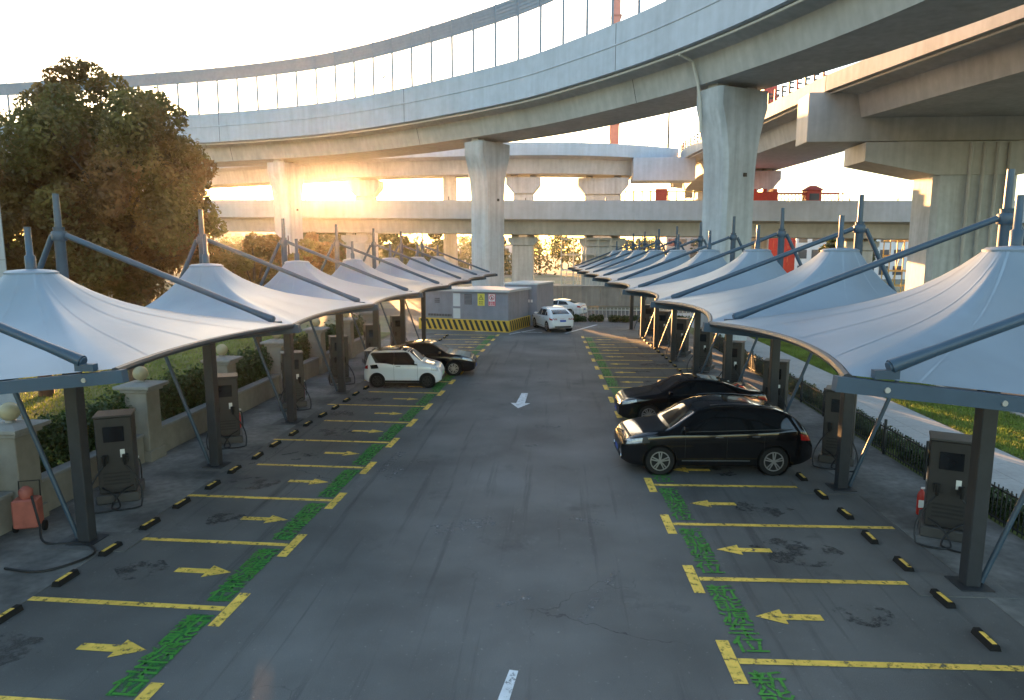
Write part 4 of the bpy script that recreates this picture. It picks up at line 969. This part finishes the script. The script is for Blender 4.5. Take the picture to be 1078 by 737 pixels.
def pier(parent, c, ang, zt, sw=1.25, sd=1.05, tw=1.95, td=1.10, flare=4.2, name='pier', power=2.1):
    """flared column: transverse half width sw swelling to tw at the head"""
    def ring(z, w, d, ch=0.22):
        pts = [(-w+ch,-d),(w-ch,-d),(w,-d+ch),(w,d-ch),(w-ch,d),(-w+ch,d),(-w,d-ch),(-w,-d+ch)]
        ca, sa = math.cos(ang), math.sin(ang)
        return [(c[0]+x*ca-y*sa, c[1]+x*sa+y*ca, z) for x, y in pts]
    rings = [ring(-0.04, sw, sd)]
    for t in np.linspace(0, 1, 10): rings.append(ring(zt-1.0-flare+flare*t, sw+(tw-sw)*(t**power), sd+(td-sd)*t))
    rings.append(ring(zt, tw, td))
    o = MB().loft(rings).build(name, M['pierc'], parent, 35)
    for sx in (-1, 1):
        ca, sa = math.cos(ang), math.sin(ang); x = sx*tw*0.6
        MB().box(-0.4,0.4,-0.4,0.4,0,0.30).build('bearing', M['girder'], o).matrix_local = Matrix.Translation((c[0]+x*ca, c[1]+x*sa, zt)) @ Matrix.Rotation(ang,4,'Z')
    # recessed-looking inspection panel and a small junction box on the camera side
    MB().box(-0.12,0.12,-0.06,0.0,0,0.22).build('junction_box', M['trim'], o).matrix_local = Matrix.Translation((c[0]+0.2*math.cos(ang)+sd*1.0*math.sin(ang)+0.02, c[1]+0.2*math.sin(ang)-sd*1.02*math.cos(ang), zt-5.0)) @ Matrix.Rotation(ang,4,'Z')
    return o

def tpier(parent, c, zt, w, d, cw, ch, chamfer=0.9):
    o = MB().box(c[0]-w,c[0]+w,c[1]-d,c[1]+d,-0.04,zt-ch,0.12).build('pier', M['pierc'], parent)
    x0, x1 = c[0]-cw, c[0]+cw
    prof = [(x0,zt),(x0,zt-ch+chamfer),(c[0]-w,zt-ch),(c[0]+w,zt-ch),(x1,zt-ch+chamfer),(x1,zt)]
    MB().loft([[(x,y,z) for x,z in prof] for y in (c[1]-d-0.25,c[1]+d+0.25)]).build('pier_cap', M['pierc'], o)
    for sx in (-1,1): MB().box(c[0]+sx*cw*0.55-0.4,c[0]+sx*cw*0.55+0.4,c[1]-0.5,c[1]+0.5,zt,zt+0.32).build('bearing', M['girder'], o)
    return o

# -- the big curved viaduct with the noise barrier
v1 = empty('curved_viaduct', (0,0,0)); tag(v1, 'nearest sweeping curved viaduct with glazed noise barrier across the top', 'viaduct')
D1 = Deck([(-135,84),(-100,81.5),(-64,77.2),(-39.4,73),(-27,69.6),(-19.2,66.0),(-11.6,61.0),(-3.8,54.8),(1.0,49.5),(5.0,44.2),(8.0,39.2),(10.4,34.2),(12.4,28.6),(14.6,20),(16.0,10),(16.4,2)], 1)
D1.sweep('box_girder', [(0.03,17.06),(1.5,16.62),(1.9,15.2),(6.1,15.2),(6.5,16.62),(7.97,17.06),(7.97,18.2),(0.03,18.2)], M['girder'], v1)
D1.sweep('near_parapet', [(0,16.95),(0.32,16.95),(0.32,19.62),(0.26,19.88),(0.0,19.88)], M['fascia'], v1)
D1.sweep('parapet_ledge', [(-0.05,18.52),(-0.001,18.48),(-0.001,18.60),(-0.05,18.57)], M['fascia'], v1)
D1.sweep('far_parapet', [(7.70,16.95),(8.02,16.95),(8.02,19.3),(7.70,19.3)], M['fascia'], v1)
D1.sweep('drain_pipe', [(0.30+0.07*math.cos(a),16.78+0.07*math.sin(a)) for a in np.linspace(0,2*math.pi,9)[:-1]], M['pipe'], v1)
for s_ in np.arange(4.0, D1.S[-1]-1, 24.0):          # expansion joints down the parapet face and the girder web
    MB().loft([[D1.pos(q,n,z) for n,z in ((-0.004,16.97),(0.0,16.97),(0.0,18.46),(-0.004,18.46))] for q in (s_,s_+0.05)]).build('joint_filler', M['darksteel'], v1)
    MB().loft([[D1.pos(q,n,z) for n,z in ((-0.004,18.62),(0.0,18.62),(0.0,19.86),(-0.004,19.86))] for q in (s_,s_+0.05)]).build('joint_filler', M['darksteel'], v1)
    MB().loft([[D1.pos(q,n,z) for n,z in ((1.494,16.62),(1.50,16.62),(1.90,15.2),(1.894,15.2))] for q in (s_,s_+0.04)]).build('joint_filler', M['darksteel'], v1)
SP = 2.5; nb_ = int(D1.S[-1]/SP)
for k in range(nb_):
    s0, s1_ = k*SP, (k+1)*SP
    if D1.pos(s0,0,0).y < 20: break
    P = lambda s_, n, z: D1.pos(s_, n, z)
    MB().bar(P(s0,0.13,19.6), P(s0,0.13,24.45), 0.17, 0.16, (1,0,0)).build('barrier_post', M['barrier'], v1)
    a, b = s0+0.09, s1_-0.09
    pn = MB().loft([[P(q,n,z) for n,z in ((0.115,19.93),(0.145,19.93),(0.145,23.05),(0.115,23.05))] for q in (a,b)]).build('clear_pane', M['pane'], v1)
    lv = MB()
    for i in range(5):
        z = 23.10+i*0.265; lv.loft([[P(q,n,zz) for n,zz in ((0.06,z),(0.19,z+0.04),(0.19,z+0.255),(0.06,z+0.235))] for q in (a,b)])
    lv.loft([[P(q,n,zz) for n,zz in ((0.12,23.09),(0.15,23.09),(0.15,24.42),(0.12,24.42))] for q in (a,b)])
    lv.build('louvre_panel', M['barrier'], v1)
    if k % 11 == 4:
        em = MB(); cz_ = 21.6; sc = (s0+s1_)/2
        for (o0, rr, a0, a1, w) in ((0,0.52,-2.6,0.4,0.20),(0.12,0.26,-0.6,1.9,0.14)):
            ang = np.linspace(a0,a1,10)
            outer = [P(sc+o0+rr*math.cos(q),0.105,cz_+rr*math.sin(q)) for q in ang]; inner = [P(sc+o0+(rr-w*math.sin((q-a0)/(a1-a0)*math.pi))*math.cos(q),0.105,cz_+(rr-w*math.sin((q-a0)/(a1-a0)*math.pi))*math.sin(q)) for q in ang]
            em.grid([outer, inner])
        em.build('emblem', M['emblem'], pn)
for px in (303, 513, 768):
    q = D1.dist_at_px(px, 4.0); c = D1.pos(q, 4.0, 0); a = D1.pos(q, 8.0, 0)-D1.pos(q, 0, 0)
    pier(v1, (c.x,c.y), math.atan2(a.y,a.x)+0.0, 14.9)
q = D1.dist_at_px(735, 2.0)
MB().tube([D1.pos(q,0.30,16.72), D1.pos(q,1.3,16.45), D1.pos(q,1.75,15.3), D1.pos(q,2.0,14.2), D1.pos(q,2.1,12.5)], 0.09, 8).build('downpipe', M['pipe'], v1, True)

# -- lower straight viaduct crossing behind
v2 = empty('crossing_viaduct', (0,0,0)); tag(v2, 'low straight viaduct crossing level behind the parking lot', 'viaduct')
def v2y(x): return 76.0 - 0.1625*x*0.9
D2 = Deck([(-150, v2y(-150), 2.6),(-75, v2y(-75), 1.3),(0, v2y(0), 0.0),(60, v2y(60), -1.0),(130, v2y(130), -2.2)], 1, step=6)
D2.sweep('box_girder', [(0.03,9.05),(1.6,8.75),(1.9,7.35),(7.1,7.35),(7.4,8.75),(8.97,9.05),(8.97,10.0),(0.03,10.0)], M['girder'], v2)
D2.sweep('near_parapet', [(0,8.95),(0.3,8.95),(0.25,11.0),(0,11.0)], M['fascia'], v2); D2.sweep('far_parapet', [(8.7,8.95),(9.0,8.95),(9.0,11.0),(8.75,11.0)], M['fascia'], v2)
for px in (376, 551, 634, 905):
    q = D2.dist_at_px(px, 4.5); c = D2.pos(q, 4.5, 0); zt = c.z + 7.1
    tpier(v2, (c.x,c.y), zt-0.05, 2.3 if px in (634,) else 1.25, 1.1, 2.6 if px == 634 else 1.7, 0.9, 0.4)
rl = MB()
for s_ in np.arange(40, D2.S[-1]-20, 2.2):
    if random.random() < 0.8: rl.bar(D2.pos(s_,0.12,11.0), D2.pos(s_,0.12,11.0+random.choice((0.25,0.25,0.4))), 0.09, 0.09)
o = rl.build('railing_studs', M['darksteel'], v2); o['kind'] = 'stuff'

# -- upper far ramp
v3 = empty('far_ramp', (0,0,0)); tag(v3, 'far curved ramp seen between the nearest viaduct and the low crossing one', 'viaduct')
D3 = Deck([(-120,118),(-80,106),(-48,95),(-33,89.5),(-22.2,86.2),(-6,84.6),(2,85.2),(9,87.5),(15,91)], 1, step=2.5)
D3.sweep('box_girder', [(0.03,17.06),(1.5,16.7),(1.8,15.0),(6.2,15.0),(6.5,16.7),(7.97,17.06),(7.97,17.6),(0.03,17.6)], M['girder'], v3)
D3.sweep('near_parapet', [(0,16.95),(0.3,16.95),(0.25,18.45),(0,18.45)], M['fascia'], v3); D3.sweep('far_parapet', [(7.7,16.95),(8.0,16.95),(8.0,18.45),(7.75,18.45)], M['fascia'], v3)
for px, w in ((386,1.2),(474,0.9),(551,1.25),(634,2.3)):
    q = D3.dist_at_px(px, 4.0); c = D3.pos(q, 4.0, 0)
    if w > 1: tpier(v3, (c.x,c.y), 14.7, w, 1.1, w+0.9, 2.0, 1.1)
    else: MB().tube([(c.x,c.y,-0.04),(c.x,c.y,15.1)], w, 14).build('pier', M['pierc'], v3, 50)
rl = MB()
for s_ in np.arange(60, D3.S[-1]-2, 1.3): rl.bar(D3.pos(s_,0.12,18.45), D3.pos(s_,0.12,18.85), 0.08, 0.08)
o = rl.build('railing_studs', M['darksteel'], v3); o['kind'] = 'stuff'
lp = empty('lamp_post', (14.0,93.0,17.6)); tag(lp, 'thin grey lamp post rising from the far ramp beside the flared pier', 'lamp post')
MB().tube([(0,0,0),(0,0,7.2)], [0.16,0.10], 10).build('pole', M['darksteel'], lp, True); MB().tube([(0,0,7.1),(1.2,0,7.6),(2.2,0,7.7)], 0.06, 6).build('arm', M['darksteel'], lp, True); MB().box(2.0,2.9,-0.15,0.15,7.62,7.75,0.02).build('lamp_head', M['darksteel'], lp)

# -- right-hand viaduct running away from the camera
v4 = empty('receding_viaduct', (0,0,0)); tag(v4, 'wide viaduct receding on the right with hammerhead pier and black-red barrier posts', 'viaduct')
D4 = Deck([(31,6),(26.5,22),(22.6,37.1),(18.9,52.5)], -1, step=2.5)
D4.sweep('near_girder', [(0.03,17.0),(2.3,16.6),(2.6,15.0),(20.4,15.0),(20.7,16.6),(22.97,17.0),(22.97,17.6),(0.03,17.6)], M['girder'], v4)
D4.sweep('near_parapet', [(0,16.85),(0.3,16.85),(0.25,17.95),(0,17.95)], M['girder'], v4)
D4.sweep('drain_pipe', [(0.45+0.08*math.cos(a),16.74+0.08*math.sin(a)) for a in np.linspace(0,2*math.pi,9)[:-1]], M['pipe'], v4)
D5 = Deck([(18.9,52.6),(18.2,58),(17.5,64.4),(16.3,76),(15.2,87.6),(15.6,96),(17,110),(20,128)], -1, step=2.5)
D5.sweep('far_girder', [(0.03,17.0),(2.0,16.6),(2.4,15.0),(10.2,15.0),(10.6,16.6),(12.6,17.0),(12.6,17.6),(0.03,17.6)], M['girder'], v4)
D5.sweep('far_parapet', [(0,16.85),(0.3,16.85),(0.25,17.95),(0,17.95)], M['girder'], v4)
D5.sweep('drain_pipe', [(0.45+0.08*math.cos(a),16.74+0.08*math.sin(a)) for a in np.linspace(0,2*math.pi,9)[:-1]], M['pipe'], v4)
k = 0
for Dk, z in ((D4, 0), (D5, 0)):
    for s_ in np.arange(0.6, Dk.S[-1]-4, 1.35):
        p = Dk.pos(s_, 0.14, 17.95)
        if p.y < 30: continue
        o = MB().bar(p, p+Vector((0,0,1.0)), 0.14, 0.14).build('barrier_post', M['darksteel'] if k % 3 else M['red'], v4)
        for zz in (0.15,0.55,0.9): MB().bar(p+Vector((0,0,zz)), p+Vector((0.35,0,zz)), 0.12, 0.12).build('bracket', M['darksteel'], o)
        k += 1
XB = gy(850,100,53).x
MB().box(XB,XB+23.5,52.6,55.0,13.35,16.82,0.04).build('crossbeam', M['girder'], v4)
capx0 = gy(905,150,53).x; shx = gy(1016,240,53).x; shw = 2.9
cp = [(capx0,13.2),(capx0,11.9),(shx-shw,10.9),(shx+shw,10.9),(shx+(shx-capx0),11.9),(shx+(shx-capx0),13.2)]
MB().loft([[(x,y,z) for x,z in cp] for y in (51.9,55.6)]).build('pier_cap', M['girder'], v4)
for x in (shx-4.2, shx+4.2): MB().box(x-1.2,x+1.2,52.7,54.9,13.2,15.02,0.03).build('bearing_block', M['girder'], v4)
sh = MB().prism([(shx-shw,52.4),(shx-shw+0.35,52.05),(shx+shw-0.35,52.05),(shx+shw,52.4),(shx+shw,55.1),(shx+shw-0.35,55.45),(shx-shw+0.35,55.45),(shx-shw,55.1)], -0.04, 10.9).build('pier', M['pierc'], v4)
for i, x in enumerate((-0.7,0.2,1.1,1.9)): MB().tube([(shx+x,51.83,13.1),(shx+x,51.83,0.2)], 0.13, 8).build('downpipe', M['girder'], sh, True)
pier(v4, (22.5,84), 0.0, 14.7, 2.0, 1.2, 3.0, 1.3, 2.0); pier(v4, (24.5,112), 0.0, 14.7, 2.0, 1.2, 3.0, 1.3, 2.0)
bl = gy(666,170,88).x, gy(731,170,88).x
MB().box(bl[0],bl[1],87.0,90.5,14.1,16.9,0.05).build('crosshead', M['fascia'], v4)

# ------------------------------------------------------------------ red site steel, truss, railing, pole
def pylon(x, y, h, w, label):
    r_ = empty('red_pylon', (x,y,0)); tag(r_, label, 'pylon', 'red pylons behind the ramps')
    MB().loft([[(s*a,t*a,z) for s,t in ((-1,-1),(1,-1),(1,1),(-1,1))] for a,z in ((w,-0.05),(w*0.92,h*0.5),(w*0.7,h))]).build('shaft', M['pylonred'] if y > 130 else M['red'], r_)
    for i in range(int(h/4)): MB().box(-w*1.04,w*1.04,-w*1.04,w*1.04,2+i*4,2.18+i*4).build('collar_band', M['rose'], r_)
pylon(gy(646,150,140).x, 140, 58, 1.0, 'tall slim red pylon rising behind the far ramp near the centre')
pylon(gy(809,100,118).x, 118, 40, 1.3, 'red pylon rising behind the barrier posts of the right viaduct')
p = gy(826,204,78); z0 = D2.pos(D2.dist_at_px(826,4.5),4.5,10.0).z
gx0, gx1, gx2 = gy(786,204,73).x, gy(830,204,73).x, gy(903,204,73).x; gyy = v2y(gx1)+4.5
rg_ = empty('red_launching_gantry', (gx0, gyy, z0)); tag(rg_, 'red steel gantry with lattice boom and small cabin on the low viaduct', 'gantry')
MB().box(0,gx1-gx0,-1.0,1.0,0.0,0.5).build('bogie_frame', M['red'], rg_); MB().box(0.0,gx1-gx0,-0.8,0.8,0.5,2.2,0.05).build('main_beam', M['red'], rg_)
for i in range(4): MB().box(0.3+i*1.1,0.75+i*1.1,-0.86,0.86,2.2,2.5).build('top_lug', M['red'], rg_)
bo = MB(); Lb = gx2-gx0
for zz in (0.6,2.05):
    for yy in (-0.6,0.6): bo.bar((gx1-gx0,yy,zz),(Lb,yy,zz),0.09,0.09)
for yy in (-0.6,0.6):
    for xx in np.arange(gx1-gx0, Lb, 0.75): bo.bar((xx,yy,0.6),(min(xx+0.75,Lb),yy,2.05),0.05,0.05); bo.bar((xx,yy,0.6),(xx,yy,2.05),0.05,0.05)
for xx in np.arange(gx1-gx0, Lb, 1.5): bo.bar((xx,0.6,0.0),(xx,0.6,0.6),0.08,0.08); bo.bar((xx,-0.6,0.0),(xx,-0.6,0.6),0.08,0.08)
bo.build('lattice_boom', M['red'], rg_)
cx_ = gy(870,204,73).x-gx0
MB().box(cx_-0.75,cx_+0.75,-0.75,0.75,0.75,2.35).build('cabin', M['red'], rg_); MB().loft([[(cx_+s*a,t*a,z) for s,t in ((-1,-1),(1,-1),(1,1),(-1,1))] for a,z in ((0.95,2.36),(0.3,2.85))]).build('cabin_roof', M['red'], rg_); MB().box(cx_-0.5,cx_+0.5,-0.78,-0.751,1.3,2.0).build('cabin_window', M['bwin'], rg_)
rl_ = empty('site_railing', (0,0,0)); tag(rl_, 'pale yellow site railing with a red board on the low viaduct', 'railing')
ya = v2y(12)+5.0; xa, xb = gy(658,204,ya).x, gy(738,204,ya).x; zb = D2.pos(D2.dist_at_px(690,5),5,10.0).z
for zz in (0.5,1.3,2.3): MB().bar((xa,ya,zb+zz),(xb,ya,zb+zz),0.10,0.10).build('rail', M['yelsteel'], rl_)
for xx in np.arange(xa, xb, 0.95): MB().bar((xx,ya,zb),(xx,ya,zb+2.4),0.14,0.14,(1,0,0)).build('upright', M['yelsteel'], rl_)
xm = gy(696,204,ya).x; MB().box(xm-0.65,xm+0.65,ya-0.16,ya-0.10,zb+1.1,zb+2.6).build('red_board', M['red'], rl_)
rh = empty('red_hoarding', (gy(810,262,98).x,98,0)); tag(rh, 'red sheet-metal site hoarding under the low viaduct', 'hoarding')
for i in range(7): MB().box(-3.4+i*0.98,-3.4+i*0.98+0.95,-0.06,0.06,0.0,8.2).build('sheet_panel', M['red'], rh)
for xx in (-3.4,0.0,3.4): MB().box(xx-0.12,xx+0.12,0.07,0.3,0.0,8.0).build('hoarding_post', M['red'], rh)

# ------------------------------------------------------------------ far end: fence, shrubs, scaffold, wall, buildings
ff = empty('railing_fence', (4.5,54.8,0)); tag(ff, 'pale low railing closing the far end of the lot', 'fence')
for z in (0.15,0.85): MB().box(-3.4,9.5,-0.02,0.02,z,z+0.05).build('rail', M['palesteel'], ff)
pk2 = MB().box(-0.02,0.02,-0.02,0.02,0.0,1.05).mesh('picket', M['palesteel'])
for i in range(44): link('picket', pk2, ff, (-3.4+i*0.3,0,0))
for i in range(7):
    r_ = empty('shrub', (1.6+i*1.35, 54.0+RNG.uniform(-0.2,0.2), 0)); tag(r_, f'low green shrub at the foot of the far railing, {ORD[i]} from the left', 'shrub', 'shrubs at the far railing')
    cs = [(RNG.uniform(-0.55,0.55),RNG.uniform(-0.2,0.2),RNG.uniform(0.15,0.35)) for _ in range(8)]
    leaves('foliage', cs, [(0.3,0.25,0.25)]*8, 700, 0.09, M['hedge'], r_, seed=300+i); MB().tube([(0,0,0),(0,0,0.3)],0.03,5).build('stem', M['bark'], r_)
rt = empty('retaining_wall', (3,70,0)); tag(rt, 'grey concrete retaining wall under the low viaduct', 'wall')
for i in range(6): MB().box(-4.5+i*1.9,-4.5+i*1.9+1.88,-0.2,0.2,0.0,1.9,0.02).build('wall_panel', M['wallgrey'], rt)
MB().box(-4.6,7.0,-0.3,0.3,1.902,2.05).build('coping', M['wallgrey'], rt)
def scaffold(x, y, w, d, h, label, m, levels=4, cols=4):
    r_ = empty('scaffold', (x,y,0)); tag(r_, label, 'scaffold')
    for i in range(cols):
        xx = -w/2+w*i/(cols-1)
        for yy in (-d/2,d/2): MB().tube([(xx,yy,0),(xx,yy,h)],0.06,6).build('standard', m, r_)
    for k in range(1,levels+1):
        z = h*k/levels
        for yy in (-d/2,d/2): MB().tube([(-w/2,yy,z-0.05),(w/2,yy,z-0.05)],0.05,6).build('ledger', m, r_)
        MB().box(-w/2,w/2,-d/2+0.1,d/2-0.1,z-0.20,z-0.14).build('deck_board', m, r_)
    for i in range(cols-1): MB().tube([(-w/2+w*i/(cols-1),-d/2-0.08,0),(-w/2+w*(i+1)/(cols-1),-d/2-0.08,h)],0.045,6).build('brace', m, r_)
scaffold(3.0, 78.5, 5.5, 2.0, 7.0, 'pale tube scaffold tower standing under the low viaduct near the centre', M['palesteel'], 4, 5)
scaffold(39, 82, 3.0, 1.6, 6.8, 'yellow scaffold frame under the low viaduct beside the hammerhead pier', M['yelsteel'], 4, 3)
def building(x, y, w, d, h, rz, label, floors, cols, wall):
    r_ = empty('distant_building', (x,y,0), rz); tag(r_, label, 'building')
    MB().box(-w/2,w/2,-d/2,d/2,-0.05,h).build('wall', wall, r_); MB().box(-w/2-0.2,w/2+0.2,-d/2-0.2,d/2+0.2,h+0.002,h+0.5).build('parapet', M['bgrey'], r_)
    fh = h/floors; cw = w/cols
    wm = MB().box(-cw*0.32,cw*0.32,-0.05,0.02,0,fh*0.55).mesh('window', M['bwin'])
    for f in range(floors):
        for c in range(cols): link('window', wm, r_, (-w/2+cw*(c+0.5), -d/2-0.02, fh*f+fh*0.25))
building(62, 150, 26, 12, 13, R(-6), 'white office block with rows of windows beyond the right viaduct pier', 4, 10, M['bwhite'])
building(34, 170, 18, 12, 9, 0, 'low pale building beyond the red hoarding', 3, 7, M['bgrey'])
building(-30, 190, 40, 12, 7, 0, 'long low pale shed in the distance left of the substation', 2, 14, M['bwhite'])
building(-90, 230, 50, 14, 12, 0, 'hazy grey block far behind the big tree', 4, 14, M['bgrey'])
# white clad building at the left edge
wb_ = empty('white_building', (-16.2,16.6,0)); tag(wb_, 'white panel-clad building cut off by the left edge', 'building')
wx1 = gy(12,320,20.6).x + 16.2
MB().box(-5.0,wx1-0.03,0.03,4.0,-0.02,9.5).build('core', M['bgrey'], wb_)
for i in range(6):
    for j in range(7): 
        x1 = wx1-i*1.2; MB().box(x1-1.18,x1,-0.02,0.028,0.05+j*1.3,1.33+j*1.3,0.008).build('cladding_panel', M['bwhite'], wb_)
for j in range(7):
    for i in range(3): MB().box(wx1-0.028,wx1+0.0,0.05+i*1.3,1.33+i*1.3,0.05+j*1.3,1.33+j*1.3).build('cladding_panel', M['bwhite'], wb_)

# ------------------------------------------------------------------ warm evening haze
hz = MB().box(-910,910,-510,1210,-1.05,60.0).build('haze', None); tag(hz, 'thin warm evening haze filling the air', 'haze', kind='stuff')
hm = bpy.data.materials.new('haze_air'); hm.use_nodes = True; ht = hm.node_tree; ht.nodes.clear()
ho = ht.nodes.new('ShaderNodeOutputMaterial'); hv = ht.nodes.new('ShaderNodeVolumePrincipled')
hv.inputs['Color'].default_value = (0.95,0.93,0.90,1); hv.inputs['Density'].default_value = 0.00014; hv.inputs['Anisotropy'].default_value = 0.88
ht.links.new(hv.outputs[0], ho.inputs['Volume']); hz.data.materials.append(hm)
